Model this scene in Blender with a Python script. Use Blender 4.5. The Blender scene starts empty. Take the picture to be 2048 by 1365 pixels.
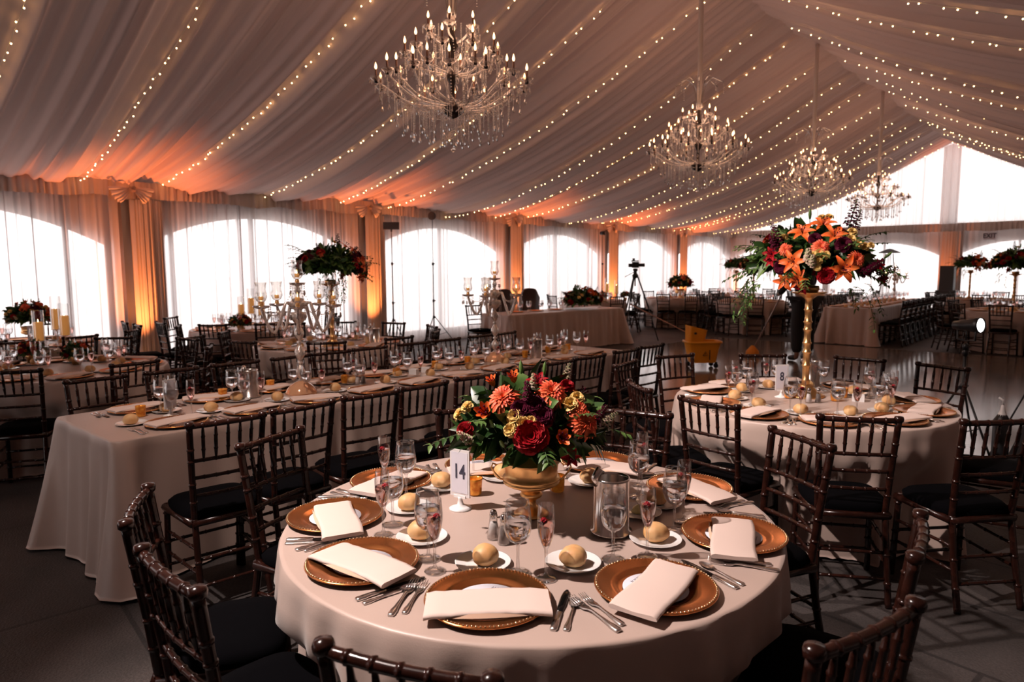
import bpy, bmesh, math, random
import numpy as np
from mathutils import Vector, Matrix, Euler
from math import sin, cos, pi, radians as R, sqrt, atan2

sc = bpy.context.scene
COL = sc.collection

# ------------------------------------------------------------------ camera
CAM = (0.0, 0.0, 1.629)
FPX, PITCH, ROLL, YAW = 1371.8, 0.1077, -0.0048, 0.7246
_fw = Vector((-sin(YAW)*cos(PITCH), cos(YAW)*cos(PITCH), -sin(PITCH)))
_r0 = Vector((cos(YAW), sin(YAW), 0)); _u0 = _r0.cross(_fw)
_rt = cos(ROLL)*_r0 + sin(ROLL)*_u0; _up = -sin(ROLL)*_r0 + cos(ROLL)*_u0
cd = bpy.data.cameras.new('camera'); cam = bpy.data.objects.new('camera', cd); COL.objects.link(cam)
cam.matrix_world = Matrix(((_rt.x, _up.x, -_fw.x, CAM[0]), (_rt.y, _up.y, -_fw.y, CAM[1]), (_rt.z, _up.z, -_fw.z, CAM[2]), (0, 0, 0, 1)))
cd.sensor_width = 36; cd.lens = FPX/2048*36; cd.clip_start = .05; cd.clip_end = 300
cd.dof.use_dof = True; cd.dof.focus_distance = 2.6; cd.dof.aperture_fstop = 4.0
sc.camera = cam

def ray(px, py):
    return (_fw + _rt*((px-1024)/FPX) - _up*((py-682.5)/FPX)).normalized()
def at(px, py, z=0.0):
    """world point on the horizontal plane z that the photo shows at (px, py)"""
    d = ray(px, py); t = (z-CAM[2])/d.z
    return (d.x*t, d.y*t, z)

# ------------------------------------------------------------------ world, exposure
sc.view_settings.view_transform = 'Standard'; sc.view_settings.look = 'None'
sc.view_settings.gamma = 1.0; sc.view_settings.use_curve_mapping = False
sc.view_settings.exposure = 0.12
W = bpy.data.worlds.new('world'); sc.world = W; W.use_nodes = True
bg = W.node_tree.nodes['Background']; bg.inputs[0].default_value = (1.0, .95, .94, 1); bg.inputs[1].default_value = 3.0
cy = sc.cycles
cy.max_bounces = 7; cy.diffuse_bounces = 3; cy.glossy_bounces = 3; cy.transmission_bounces = 5; cy.transparent_max_bounces = 24
cy.caustics_reflective = False; cy.caustics_refractive = False
cy.sample_clamp_indirect = 3.0; cy.sample_clamp_direct = 0.0
cy.use_denoising = True
cy.blur_glossy = 1.0

def light(kind, name, loc, energy, color, size=.1, rot=None, target=None, spot=None, blend=.5, **kw):
    d = bpy.data.lights.new(name, kind); o = bpy.data.objects.new(name, d); COL.objects.link(o)
    o.location = loc; d.energy = energy; d.color = color
    if kind in ('POINT', 'SPOT'): d.shadow_soft_size = size
    if kind == 'SPOT': d.spot_size = R(spot or 60); d.spot_blend = blend
    if target is not None:
        v = Vector(target)-Vector(loc); o.rotation_euler = v.to_track_quat('-Z', 'Y').to_euler()
    elif rot: o.rotation_euler = rot
    for k, v in kw.items(): setattr(d, k, v)
    return o

WX, RX, EX = -11.28, -4.1, 3.09          # left wall, ridge, right wall
Y0, BAY, YE, YB = 3.93, 4.255, 25.2, -4.58   # first leg, bay length, end wall, back wall
ZE, ZR = 2.89, 5.4                        # eave and ridge height

# unseen key spots near the ridge, set by the shadows on both round tables
light('SPOT', 'spot_light', (-3.0, -.25, 4.35), 1180, (1.0, .84, .77), .05, target=(-.95, 2.35, .4), spot=70, blend=.6)
light('SPOT', 'spot_light', (-3.3, 2.5, 4.4), 420, (1.0, .82, .74), .07, target=(-1.3, 4.6, .4), spot=52, blend=.6)
light('SPOT', 'spot_light', (-3.0, .6, 4.1), 300, (1.0, .80, .70), .08, target=(-4.35, 3.1, .6), spot=66, blend=.9)  # unseen fill spot, added only to brighten the long table
# daylight comes in through the arched windows: portals only guide the sky's sampling
for n in range(-2, 5):
    o = light('AREA', 'window_portal', (WX-.12, Y0+BAY*(n+.5), 1.4), 1, (1, 1, 1), rot=(0, -pi/2, 0), shape='RECTANGLE', size=2.5, size_y=3.9)
    o.data.cycles.is_portal = True
o = light('AREA', 'window_portal', (RX, YE+.12, 2.8), 1, (1, 1, 1), rot=(-pi/2, 0, 0), shape='RECTANGLE', size=14.2, size_y=5.4)
o.data.cycles.is_portal = True
o = light('AREA', 'window_portal', (-7.0, YB-.12, 1.2), 1, (1, 1, 1), rot=(pi/2, 0, 0), shape='RECTANGLE', size=3.4, size_y=2.4)  # portal at the added fill opening behind the camera
o.data.cycles.is_portal = True

# ------------------------------------------------------------------ materials
MAT = {}
def nt(name):
    m = bpy.data.materials.new(name); m.use_nodes = True; MAT[name] = m
    return m, m.node_tree.nodes, m.node_tree.links
def pm(name, col, rough=.5, metal=0.0, var=0.0, vscale=20, bump=0.0, bscale=60, spec=.5, sheen=0, coat=0, trans=0, emis=None, estr=0, sub=0, col2=None, ior=1.45, coord='Object'):
    m, N, L = nt(name); p = N['Principled BSDF']
    p.inputs['Base Color'].default_value = (*col, 1); p.inputs['Roughness'].default_value = rough; p.inputs['Metallic'].default_value = metal
    p.inputs['Specular IOR Level'].default_value = spec; p.inputs['IOR'].default_value = ior
    p.inputs['Sheen Weight'].default_value = sheen; p.inputs['Coat Weight'].default_value = coat; p.inputs['Coat Roughness'].default_value = .1
    p.inputs['Transmission Weight'].default_value = trans
    if sub: p.inputs['Subsurface Weight'].default_value = sub; p.inputs['Subsurface Scale'].default_value = .01
    if emis: p.inputs['Emission Color'].default_value = (*emis, 1); p.inputs['Emission Strength'].default_value = estr
    if var or bump or col2:
        tc = N.new('ShaderNodeTexCoord')
        if var or col2:
            n = N.new('ShaderNodeTexNoise'); n.inputs['Scale'].default_value = vscale; n.inputs['Detail'].default_value = 4
            L.new(tc.outputs[coord], n.inputs['Vector'])
            mx = N.new('ShaderNodeMix'); mx.data_type = 'RGBA'
            c2 = col2 or tuple(max(0, c*(1-var)) for c in col); c1 = col if col2 else tuple(min(1, c*(1+var)) for c in col)
            mx.inputs[6].default_value = (*c1, 1); mx.inputs[7].default_value = (*c2, 1)
            rr = N.new('ShaderNodeMapRange'); rr.inputs[1].default_value = .35; rr.inputs[2].default_value = .65
            L.new(n.outputs['Fac'], rr.inputs[0]); L.new(rr.outputs[0], mx.inputs[0]); L.new(mx.outputs[2], p.inputs['Base Color'])
        if bump:
            n2 = N.new('ShaderNodeTexNoise'); n2.inputs['Scale'].default_value = bscale; n2.inputs['Detail'].default_value = 5
            b = N.new('ShaderNodeBump'); b.inputs['Strength'].default_value = bump; b.inputs['Distance'].default_value = .01
            L.new(tc.outputs[coord], n2.inputs['Vector']); L.new(n2.outputs['Fac'], b.inputs['Height']); L.new(b.outputs[0], p.inputs['Normal'])
    return m
def thin_glass(name, tint=(1, 1, 1), base=.05, edge=.55, rough=.02):
    m, N, L = nt(name); N.remove(N['Principled BSDF']); out = N['Material Output']
    t = N.new('ShaderNodeBsdfTransparent'); t.inputs[0].default_value = (*tint, 1)
    g = N.new('ShaderNodeBsdfGlossy'); g.inputs['Roughness'].default_value = rough
    lw = N.new('ShaderNodeLayerWeight'); lw.inputs[0].default_value = .35
    mr = N.new('ShaderNodeMapRange'); mr.inputs[3].default_value = base; mr.inputs[4].default_value = edge
    mx = N.new('ShaderNodeMixShader')
    L.new(lw.outputs['Facing'], mr.inputs[0]); L.new(mr.outputs[0], mx.inputs[0]); L.new(t.outputs[0], mx.inputs[1]); L.new(g.outputs[0], mx.inputs[2]); L.new(mx.outputs[0], out.inputs[0])
    return m
def glass(name, col, ior, rough=0.0):
    m, N, L = nt(name); N.remove(N['Principled BSDF']); out = N['Material Output']
    g = N.new('ShaderNodeBsdfGlass'); g.inputs[0].default_value = (*col, 1); g.inputs['IOR'].default_value = ior; g.inputs['Roughness'].default_value = rough
    L.new(g.outputs[0], out.inputs[0]); return m
def sheer(name, col, lo, hi, tr=.5):
    m, N, L = nt(name); N.remove(N['Principled BSDF']); out = N['Material Output']
    t = N.new('ShaderNodeBsdfTransparent'); d = N.new('ShaderNodeBsdfDiffuse'); s = N.new('ShaderNodeBsdfTranslucent')
    d.inputs[0].default_value = (*col, 1); s.inputs[0].default_value = (*col, 1)
    a = N.new('ShaderNodeMixShader'); a.inputs[0].default_value = tr; L.new(d.outputs[0], a.inputs[1]); L.new(s.outputs[0], a.inputs[2])
    lw = N.new('ShaderNodeLayerWeight'); lw.inputs[0].default_value = .5
    mr = N.new('ShaderNodeMapRange'); mr.inputs[3].default_value = lo; mr.inputs[4].default_value = hi
    mx = N.new('ShaderNodeMixShader'); L.new(lw.outputs['Facing'], mr.inputs[0]); L.new(mr.outputs[0], mx.inputs[0])
    L.new(t.outputs[0], mx.inputs[1]); L.new(a.outputs[0], mx.inputs[2]); L.new(mx.outputs[0], out.inputs[0]); return m
def emit(name, col, strength, sample='AUTO'):
    m, N, L = nt(name); N.remove(N['Principled BSDF']); e = N.new('ShaderNodeEmission'); e.inputs[0].default_value = (*col, 1); e.inputs[1].default_value = strength
    L.new(e.outputs[0], N['Material Output'].inputs[0]); m.cycles.emission_sampling = sample; return m

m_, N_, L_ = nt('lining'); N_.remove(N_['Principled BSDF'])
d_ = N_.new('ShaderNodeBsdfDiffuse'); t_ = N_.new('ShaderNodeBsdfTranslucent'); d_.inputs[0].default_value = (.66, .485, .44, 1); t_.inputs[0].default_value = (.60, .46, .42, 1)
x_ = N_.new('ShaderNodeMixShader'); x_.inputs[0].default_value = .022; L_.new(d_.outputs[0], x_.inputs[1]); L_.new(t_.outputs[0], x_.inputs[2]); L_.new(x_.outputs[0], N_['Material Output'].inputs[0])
pm('valance', (.66, .56, .52), .85)
sheer('sheer', (.93, .87, .87), .70, .97)
sheer('gable_sheer', (.93, .88, .875), .86, .99, .36)
pm('vinyl', (.60, .52, .49), .5)
pm('drape', (.50, .42, .40), .9)
pm('alu', (.35, .33, .33), .4, .8)
thin_glass('vinyl_clear', (.98, .98, .98), .04, .3, .1)
pm('satin', (.50, .375, .325), .40, sheen=.15, var=.03, vscale=4, bump=.05, bscale=260)
pm('napkin', (.74, .58, .52), .7, bump=.05, bscale=300)
pm('napkin_inner', (.78, .50, .36), .7)
pm('mahogany', (.019, .0055, .0036), .22, var=.35, vscale=30, coat=.08, spec=.4)
pm('black_cushion', (.0013, .0012, .0018), .95, bump=.1, bscale=300, spec=.05)
pm('copper', (.70, .27, .09), .24, .95, var=.12, vscale=10, bump=.03, bscale=40)
pm('copper_bead', (.95, .66, .38), .2, 1)
pm('porcelain', (.86, .84, .83), .12, coat=.5)
pm('card', (.74, .72, .80), .6)
pm('ink', (.05, .05, .08), .6)
pm('bread', (.66, .33, .12), .5, col2=(.78, .50, .25), vscale=14, bump=.15, bscale=50, sub=.1)
pm('butter', (.9, .78, .35), .4)
thin_glass('glassware', (.99, .99, .99), .085, 1.0)
glass('water', (.97, .98, 1), 1.33)
glass('rose_wine', (.99, .78, .74), 1.33)
glass('crystal', (1, .97, .94), 1.5)
thin_glass('crystal_thin', (1, .95, .92), .28, .9, .05)
pm('raspberry', (.55, .01, .03), .3, sub=.2, bump=.4, bscale=500)
pm('silver', (.80, .76, .74), .24, 1.0)
pm('dark_blade', (.05, .045, .045), .12, .9)
pm('steel', (.66, .60, .56), .2, 1.0, bump=.03, bscale=200)
pm('gold', (.86, .52, .22), .33, 1.0, var=.10, vscale=25)
pm('amber', (.50, .12, .012), .14, .45, col2=(.85, .40, .07), vscale=55, emis=(1, .30, .03), estr=.05)
pm('salt', (.80, .74, .72), .6); pm('pepper', (.18, .15, .14), .8)
pm('plastic_white', (.85, .83, .83), .3)
pm('acrylic', (.80, .76, .76), .15)
pm('leaf', (.035, .085, .018), .33, col2=(.015, .045, .012), vscale=9)
pm('leaf_light', (.13, .22, .05), .4, col2=(.06, .13, .03), vscale=12)
pm('stem', (.05, .09, .03), .6)
pm('petal_red', (.33, .004, .010), .6, spec=.2)
pm('petal_burgundy', (.075, .003, .018), .7, spec=.15)
pm('petal_orange', (.88, .10, .008), .5, col2=(.85, .22, .05), vscale=30)
pm('petal_coral', (.92, .22, .09), .5, col2=(.75, .05, .015), vscale=45)
pm('petal_yellow', (.88, .60, .20), .5)
pm('petal_pink', (.55, .30, .30), .6, col2=(.35, .42, .18), vscale=60)
pm('wax', (.90, .55, .22), .5, emis=(1, .40, .10), estr=.30)
emit('flame', (1.0, .62, .25), 22, 'NONE')
emit('fairy', (1.0, .58, .22), 22, 'AUTO')
emit('chand_bulb', (1.0, .50, .22), 7, 'NONE')
emit('lamp_face', (1.0, .97, .95), 6, 'NONE')
emit('uplight_face', (1.0, .35, .08), 6, 'NONE')
pm('wire', (.75, .70, .62), .5)
pm('black', (.008, .008, .010), .4)
pm('black_cloth', (.010, .010, .013), .8)
pm('speaker_grey', (.06, .06, .065), .6)
pm('skin', (.25, .13, .09), .5)
pm('bucket', (.85, .33, .015), .35)
pm('red_mark', (.45, .03, .01), .5)
pm('broom', (.75, .25, .02), .7); pm('pole_grey', (.30, .25, .24), .35, .6)
pm('heater_metal', (.45, .42, .41), .3, .9)
pm('leather', (.035, .012, .010), .4)
pm('ground', (.80, .77, .75), .9)
pm('chrome', (.75, .72, .70), .1, 1)

def floor_mat():
    m, N, L = nt('pavers'); p = N['Principled BSDF']; tc = N.new('ShaderNodeTexCoord')
    mp = N.new('ShaderNodeMapping'); mp.inputs['Rotation'].default_value = (0, 0, R(8)); L.new(tc.outputs['Object'], mp.inputs[0])
    b = N.new('ShaderNodeTexBrick'); b.inputs['Scale'].default_value = 1.0; b.inputs['Brick Width'].default_value = 1.5; b.inputs['Row Height'].default_value = .62
    b.inputs['Mortar Size'].default_value = .012; b.inputs['Mortar Smooth'].default_value = .2
    b.inputs['Color1'].default_value = (.062, .050, .047, 1); b.inputs['Color2'].default_value = (.046, .038, .037, 1); b.inputs['Mortar'].default_value = (.022, .018, .018, 1)
    L.new(mp.outputs[0], b.inputs['Vector'])
    n = N.new('ShaderNodeTexNoise'); n.inputs['Scale'].default_value = 90; n.inputs['Detail'].default_value = 6
    n2 = N.new('ShaderNodeTexNoise'); n2.inputs['Scale'].default_value = 2.2; n2.inputs['Detail'].default_value = 3
    v = N.new('ShaderNodeTexVoronoi'); v.inputs['Scale'].default_value = 70
    for q in (n, n2, v): L.new(tc.outputs['Object'], q.inputs['Vector'])
    sp = N.new('ShaderNodeMapRange'); sp.inputs[1].default_value = .05; sp.inputs[2].default_value = .09; sp.inputs[3].default_value = 2.2; sp.inputs[4].default_value = 1.0
    L.new(v.outputs['Distance'], sp.inputs[0])
    r = N.new('ShaderNodeMapRange'); r.inputs[1].default_value = .3; r.inputs[2].default_value = .7; r.inputs[3].default_value = .65; r.inputs[4].default_value = 1.3; L.new(n.outputs['Fac'], r.inputs[0])
    r2 = N.new('ShaderNodeMapRange'); r2.inputs[1].default_value = .35; r2.inputs[2].default_value = .6; r2.inputs[3].default_value = .6; r2.inputs[4].default_value = 1.1; L.new(n2.outputs['Fac'], r2.inputs[0])
    def mul(a, bb):
        q = N.new('ShaderNodeVectorMath'); q.operation = 'SCALE'; L.new(a, q.inputs[0]); L.new(bb, q.inputs['Scale']); return q.outputs[0]
    c = mul(b.outputs['Color'], r.outputs[0]); c = mul(c, r2.outputs[0]); c = mul(c, sp.outputs[0]); L.new(c, p.inputs['Base Color'])
    p.inputs['Roughness'].default_value = .62
    bp = N.new('ShaderNodeBump'); bp.inputs['Strength'].default_value = .35; bp.inputs['Distance'].default_value = .01; L.new(n.outputs['Fac'], bp.inputs['Height']); L.new(bp.outputs[0], p.inputs['Normal'])
floor_mat()
def dance_mat():
    m, N, L = nt('dance'); p = N['Principled BSDF']; tc = N.new('ShaderNodeTexCoord')
    b = N.new('ShaderNodeTexBrick'); b.inputs['Scale'].default_value = 1.0; b.inputs['Brick Width'].default_value = 1.2; b.inputs['Row Height'].default_value = .6
    b.inputs['Mortar Size'].default_value = .008; b.inputs['Color1'].default_value = (.20, .16, .14, 1); b.inputs['Color2'].default_value = (.17, .135, .12, 1); b.inputs['Mortar'].default_value = (.02, .016, .016, 1)
    L.new(tc.outputs['Object'], b.inputs['Vector'])
    n = N.new('ShaderNodeTexNoise'); n.inputs['Scale'].default_value = 6; n.inputs['Detail'].default_value = 6
    mp = N.new('ShaderNodeMapping'); mp.inputs['Scale'].default_value = (1, 9, 1); L.new(tc.outputs['Object'], mp.inputs[0]); L.new(mp.outputs[0], n.inputs['Vector'])
    r = N.new('ShaderNodeMapRange'); r.inputs[1].default_value = .3; r.inputs[2].default_value = .7; r.inputs[3].default_value = .75; r.inputs[4].default_value = 1.2; L.new(n.outputs['Fac'], r.inputs[0])
    q = N.new('ShaderNodeVectorMath'); q.operation = 'SCALE'; L.new(b.outputs['Color'], q.inputs[0]); L.new(r.outputs[0], q.inputs['Scale']); L.new(q.outputs[0], p.inputs['Base Color'])
    rr = N.new('ShaderNodeMapRange'); rr.inputs[3].default_value = .08; rr.inputs[4].default_value = .17; L.new(n.outputs['Fac'], rr.inputs[0]); L.new(rr.outputs[0], p.inputs['Roughness'])
    p.inputs['Specular IOR Level'].default_value = .9
dance_mat()

# ------------------------------------------------------------------ mesh builder
class MB:
    def __init__(s): s.v = []; s.f = []; s.m = []; s.s = []
    def add(s, V, F, mi=0, smooth=True, X=None):
        o = len(s.v)
        if X is not None: V = [tuple(X @ Vector(p)) for p in V]
        s.v.extend(V); s.f.extend([tuple(i+o for i in f) for f in F]); s.m.extend([mi]*len(F)); s.s.extend([smooth]*len(F)); return s
    def grid(s, nu, nv, fn, mi=0, cu=False, cv=False, smooth=True, X=None):
        V = [fn(i/(nu if cu else nu-1), j/(nv if cv else nv-1)) for i in range(nu) for j in range(nv)]
        F = []
        for i in range(nu if cu else nu-1):
            for j in range(nv if cv else nv-1):
                a = i*nv+j; b = ((i+1) % nu)*nv+j; c = ((i+1) % nu)*nv+(j+1) % nv; d = i*nv+(j+1) % nv; F.append((a, b, c, d))
        return s.add(V, F, mi, smooth, X)
    def lathe(s, prof, n=16, mi=0, X=None, smooth=True, mod=None):
        V = []; F = []; k = len(prof)
        for i in range(n):
            a = 2*pi*i/n
            for j, (r, z) in enumerate(prof):
                q = r*(mod(a, j) if mod else 1); V.append((q*cos(a), q*sin(a), z))
        for i in range(n):
            for j in range(k-1):
                a = i*k+j; b = ((i+1) % n)*k+j; F.append((a, b, b+1, a+1))
        return s.add(V, F, mi, smooth, X)
    def tube(s, P, rad, n=8, mi=0, cap=True, X=None, smooth=True):
        P = [Vector(p) for p in P]; k = len(P)
        if not hasattr(rad, '__len__'): rad = [rad]*k
        T = [(P[min(i+1, k-1)]-P[max(i-1, 0)]).normalized() for i in range(k)]
        a = Vector((0, 0, 1)) if abs(T[0].z) < .9 else Vector((1, 0, 0))
        nrm = T[0].cross(a).normalized(); V = []
        for i in range(k):
            nrm = (nrm - T[i]*nrm.dot(T[i])).normalized(); b = T[i].cross(nrm)
            for j in range(n):
                t = 2*pi*j/n; V.append(tuple(P[i] + (nrm*cos(t)+b*sin(t))*rad[i]))
        F = [(i*n+j, i*n+(j+1) % n, (i+1)*n+(j+1) % n, (i+1)*n+j) for i in range(k-1) for j in range(n)]
        if cap: F.append(tuple(range(n))[::-1]); F.append(tuple((k-1)*n+j for j in range(n)))
        return s.add(V, F, mi, smooth, X)
    def box(s, c, d, mi=0, rz=0, X=None, smooth=False):
        x, y, z = d[0]/2, d[1]/2, d[2]/2; V = []
        for a in (-1, 1):
            for b in (-1, 1):
                for e in (-1, 1):
                    px, py = a*x, b*y; V.append((c[0]+px*cos(rz)-py*sin(rz), c[1]+px*sin(rz)+py*cos(rz), c[2]+e*z))
        return s.add(V, [(0, 1, 3, 2), (4, 6, 7, 5), (0, 4, 5, 1), (2, 3, 7, 6), (0, 2, 6, 4), (1, 5, 7, 3)], mi, smooth, X)
    def ball(s, c, r, nu=8, nv=6, mi=0, X=None, sq=(1, 1, 1)):
        V = [(c[0], c[1], c[2]+r*sq[2])]; F = []
        for j in range(1, nv):
            for i in range(nu):
                a = 2*pi*i/nu; b = pi*j/nv; V.append((c[0]+r*sq[0]*sin(b)*cos(a), c[1]+r*sq[1]*sin(b)*sin(a), c[2]+r*sq[2]*cos(b)))
        V.append((c[0], c[1], c[2]-r*sq[2])); e = len(V)-1
        for i in range(nu): F.append((0, 1+i, 1+(i+1) % nu)); F.append((e, 1+(nv-2)*nu+(i+1) % nu, 1+(nv-2)*nu+i))
        for j in range(nv-2):
            for i in range(nu): a = 1+j*nu+i; b = 1+j*nu+(i+1) % nu; F.append((a, a+nu, b+nu, b))
        return s.add(V, F, mi, True, X)
    def mesh(s, name, mats):
        me = bpy.data.meshes.new(name); me.from_pydata(s.v, [], s.f)
        for m in (mats if isinstance(mats, (list, tuple)) else [mats]): me.materials.append(MAT[m])
        me.polygons.foreach_set('material_index', s.m); me.polygons.foreach_set('use_smooth', s.s); me.update(); return me

def tag(o, label=None, cat=None, group=None, kind=None):
    if label: o['label'] = label
    if cat: o['category'] = cat
    if group: o['group'] = group
    if kind: o['kind'] = kind
    return o
def ob(name, me, parent=None, loc=(0, 0, 0), rot=0, label=None, scale=None):
    o = bpy.data.objects.new(name, me); COL.objects.link(o)
    o.location = loc; o.rotation_euler = rot if hasattr(rot, '__len__') else (0, 0, rot)
    if scale: o.scale = (scale,)*3 if not hasattr(scale, '__len__') else scale
    if parent: o.parent = parent
    if label: o['label'] = label
    return o
def thing(name, label, cat, loc=(0, 0, 0), rot=0, group=None):
    return tag(ob(name, None, None, loc, rot), label, cat, group)
def one(name, me, label, cat, loc=(0, 0, 0), rot=0, group=None, scale=None):
    return tag(ob(name, me, None, loc, rot, scale=scale), label, cat, group)
def struct(name, me, loc=(0, 0, 0), rot=0): return tag(ob(name, me, None, loc, rot), kind='structure')
KIDS = {}
def clone(src, loc, rot=0, label=None, group=None, scale=None, parent=None):
    """copy a thing, its parts and their sub-parts; mesh data is shared"""
    c = src.copy(); COL.objects.link(c)
    if parent is None:
        c.location = loc; c.rotation_euler = rot if hasattr(rot, '__len__') else (0, 0, rot)
        if scale: c.scale = (scale,)*3 if not hasattr(scale, '__len__') else scale
        if label: c['label'] = label
        if group: c['group'] = group
    else: c.parent = parent
    key = src.name
    if key not in KIDS: KIDS[key] = list(src.children)
    for ch in KIDS[key]: clone(ch, None, parent=c)
    return c
USED = set()
def place(src, loc, rot=0, label=None, group=None, scale=None):
    """the first use moves the built thing itself, later ones copy it"""
    if src.name not in USED:
        if src.name not in KIDS: KIDS[src.name] = list(src.children)
        for ch in KIDS[src.name]: KIDS[ch.name] = list(ch.children)
        USED.add(src.name); src.location = loc; src.rotation_euler = rot if hasattr(rot, '__len__') else (0, 0, rot)
        if scale: src.scale = (scale,)*3 if not hasattr(scale, '__len__') else scale
        if label: src['label'] = label
        if group: src['group'] = group
        return src
    return clone(src, loc, rot, label, group, scale)
ORD = ['first', 'second', 'third', 'fourth', 'fifth', 'sixth', 'seventh', 'eighth', 'ninth', 'tenth', 'eleventh', 'twelfth', 'thirteenth', 'fourteenth', 'fifteenth', 'sixteenth', 'seventeenth', 'eighteenth', 'nineteenth', 'twentieth', 'twenty-first', 'twenty-second', 'twenty-third', 'twenty-fourth']
def smooth(a, b, x):
    t = min(1, max(0, (x-a)/(b-a))); return t*t*(3-2*t)
class Waves:
    """a smooth 1-D pleat profile: random sines between two wavelengths"""
    def __init__(s, seed, lo, hi, k=14):
        r = random.Random(seed); s.w = [(2*pi/(lo*(hi/lo)**r.random()), r.random()*2*pi, .4+r.random()) for _ in range(k)]
        s.n = sqrt(sum(a*a for _, _, a in s.w)/2)
    def __call__(s, x): return sum(a*sin(w*x+p) for w, p, a in s.w)/s.n
# ------------------------------------------------------------------ the tent
PW = Waves(3, .10, .5, 16); PW2 = Waves(4, .5, 1.4, 8)
def roof(u, w, side):
    """lining surface: u 0 at the eave, 1 at the ridge; w the fabric's place along the tent"""
    t = ((w-Y0)/BAY) % 1.0
    gather = (1-u)**2.5
    y = w - .42*BAY*sin(2*pi*t)/(2*pi)*gather
    swag = sin(pi*t)
    x = (WX + (RX-WX)*u) if side < 0 else (EX - (EX-RX)*u)
    z = ZE + (ZR-ZE)*u - .36*4*u*(1-u)*(.7+.3*swag) - .16*swag*(sin(pi*min(1, u*1.0))**.6 if 0 < u < 1 else 0)
    z -= .05*swag*(1-u)
    a = .040*(.35+.65*sin(pi*(.08+.84*u)))*(1+.5*gather)*min(1, .25+u*7)
    z += a*PW(w) + .028*PW2(w+u*.3)
    if u > .93: z -= .10*swag*(u-.93)/.07
    return (x, y, z)
def lining(side):
    ys, ye = Y0+BAY*(-2), YE+.02; nw = 1150; nu = 26
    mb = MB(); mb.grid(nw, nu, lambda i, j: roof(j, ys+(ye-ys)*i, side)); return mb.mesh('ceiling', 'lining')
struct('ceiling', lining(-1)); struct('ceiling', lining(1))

g = MB(); g.add([(WX-.3, YB-.3, 0), (EX+.3, YB-.3, 0), (EX+.3, YE+.3, 0), (WX-.3, YE+.3, 0)], [(0, 1, 2, 3)], smooth=False); struct('floor', g.mesh('floor', 'pavers'))
g = MB(); g.add([(-120, -90, -.06), (90, -90, -.06), (90, 140, -.06), (-120, 140, -.06)], [(0, 1, 2, 3)], smooth=False); struct('ground', g.mesh('ground', 'ground'))
g = MB(); g.box(((-7.0+1.2)/2, (6.25+14.65)/2, .01), (8.2, 8.4, .02)); tag(ob('dance_floor', g.mesh('dance_floor', 'dance')), kind='structure')

def arch_wall(name, bays, wid, spring, rise, ztop, half, X):
    """one run of tent wall with an arched window opening in each bay; local x along the wall"""
    mb = MB(); k = 28
    for b in range(bays):
        x0 = b*wid; c = x0+wid/2
        mb.add([(x0, 0, 0), (c-half, 0, 0), (c-half, 0, ztop), (x0, 0, ztop)], [(0, 1, 2, 3)], smooth=False)
        mb.add([(c+half, 0, 0), (x0+wid, 0, 0), (x0+wid, 0, ztop), (c+half, 0, ztop)], [(0, 1, 2, 3)], smooth=False)
        mb.add([(c-half, 0, 0), (c+half, 0, 0), (c+half, 0, .28), (c-half, 0, .28)], [(0, 1, 2, 3)], smooth=False)
        for i in range(k):
            a = c-half+2*half*i/k; e = c-half+2*half*(i+1)/k
            za = spring+rise*(1-((a-c)/half)**2); ze = spring+rise*(1-((e-c)/half)**2)
            mb.add([(a, 0, za), (e, 0, ze), (e, 0, ztop), (a, 0, ztop)], [(0, 1, 2, 3)], smooth=False)
    mb.v = [tuple(X @ Vector(p)) for p in mb.v]
    struct(name, mb.mesh(name, 'vinyl'))
XL = Matrix.Translation((WX, Y0-2*BAY, 0)) @ Matrix.Rotation(pi/2, 4, 'Z')
arch_wall('wall_left', 7, BAY, 1.98, .49, 3.0, 1.86, XL)
EW = (EX-WX)/4
XE = Matrix.Translation((WX, YE, 0))
arch_wall('wall_end', 4, EW, 1.86, .48, 2.92, EW/2-.13, XE)
def pane(name, w, h0, spring, rise, half, X):
    mb = MB(); k = 20
    for i in range(k):
        a = -half+2*half*i/k; e = -half+2*half*(i+1)/k
        mb.add([(a, 0, h0), (e, 0, h0), (e, 0, spring+rise*(1-(e/half)**2)), (a, 0, spring+rise*(1-(a/half)**2))], [(0, 1, 2, 3)], smooth=False, X=X)
    return struct(name, mb.mesh(name, 'vinyl_clear'))
wn = 0; tn = 0
for b in range(7):
    wn += 1; X = Matrix.Translation((WX-.02, Y0+BAY*(b-1.5), 0)) @ Matrix.Rotation(pi/2, 4, 'Z'); pane('window_%d' % wn, 0, .28, 1.98, .49, 1.86, X)
    mb = MB()
    for fr in ((.16, .475, .82) if b != 3 else (.5,)): mb.box((WX+.03, Y0+BAY*(b-2+fr), 1.4), (.05, .07, 2.6))
    tn += 1; struct('trim_%d' % tn, mb.mesh('trim', 'alu'))
for b in range(4):
    wn += 1; pane('window_%d' % wn, 0, .28, 1.86, .48, EW/2-.13, Matrix.Translation((WX+EW*(b+.5), YE+.02, 0)))
    mb = MB(); mb.box((WX+EW*(b+.5), YE-.03, 1.4), (.06, .05, 2.7)); tn += 1; struct('trim_%d' % tn, mb.mesh('trim', 'alu'))
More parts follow.
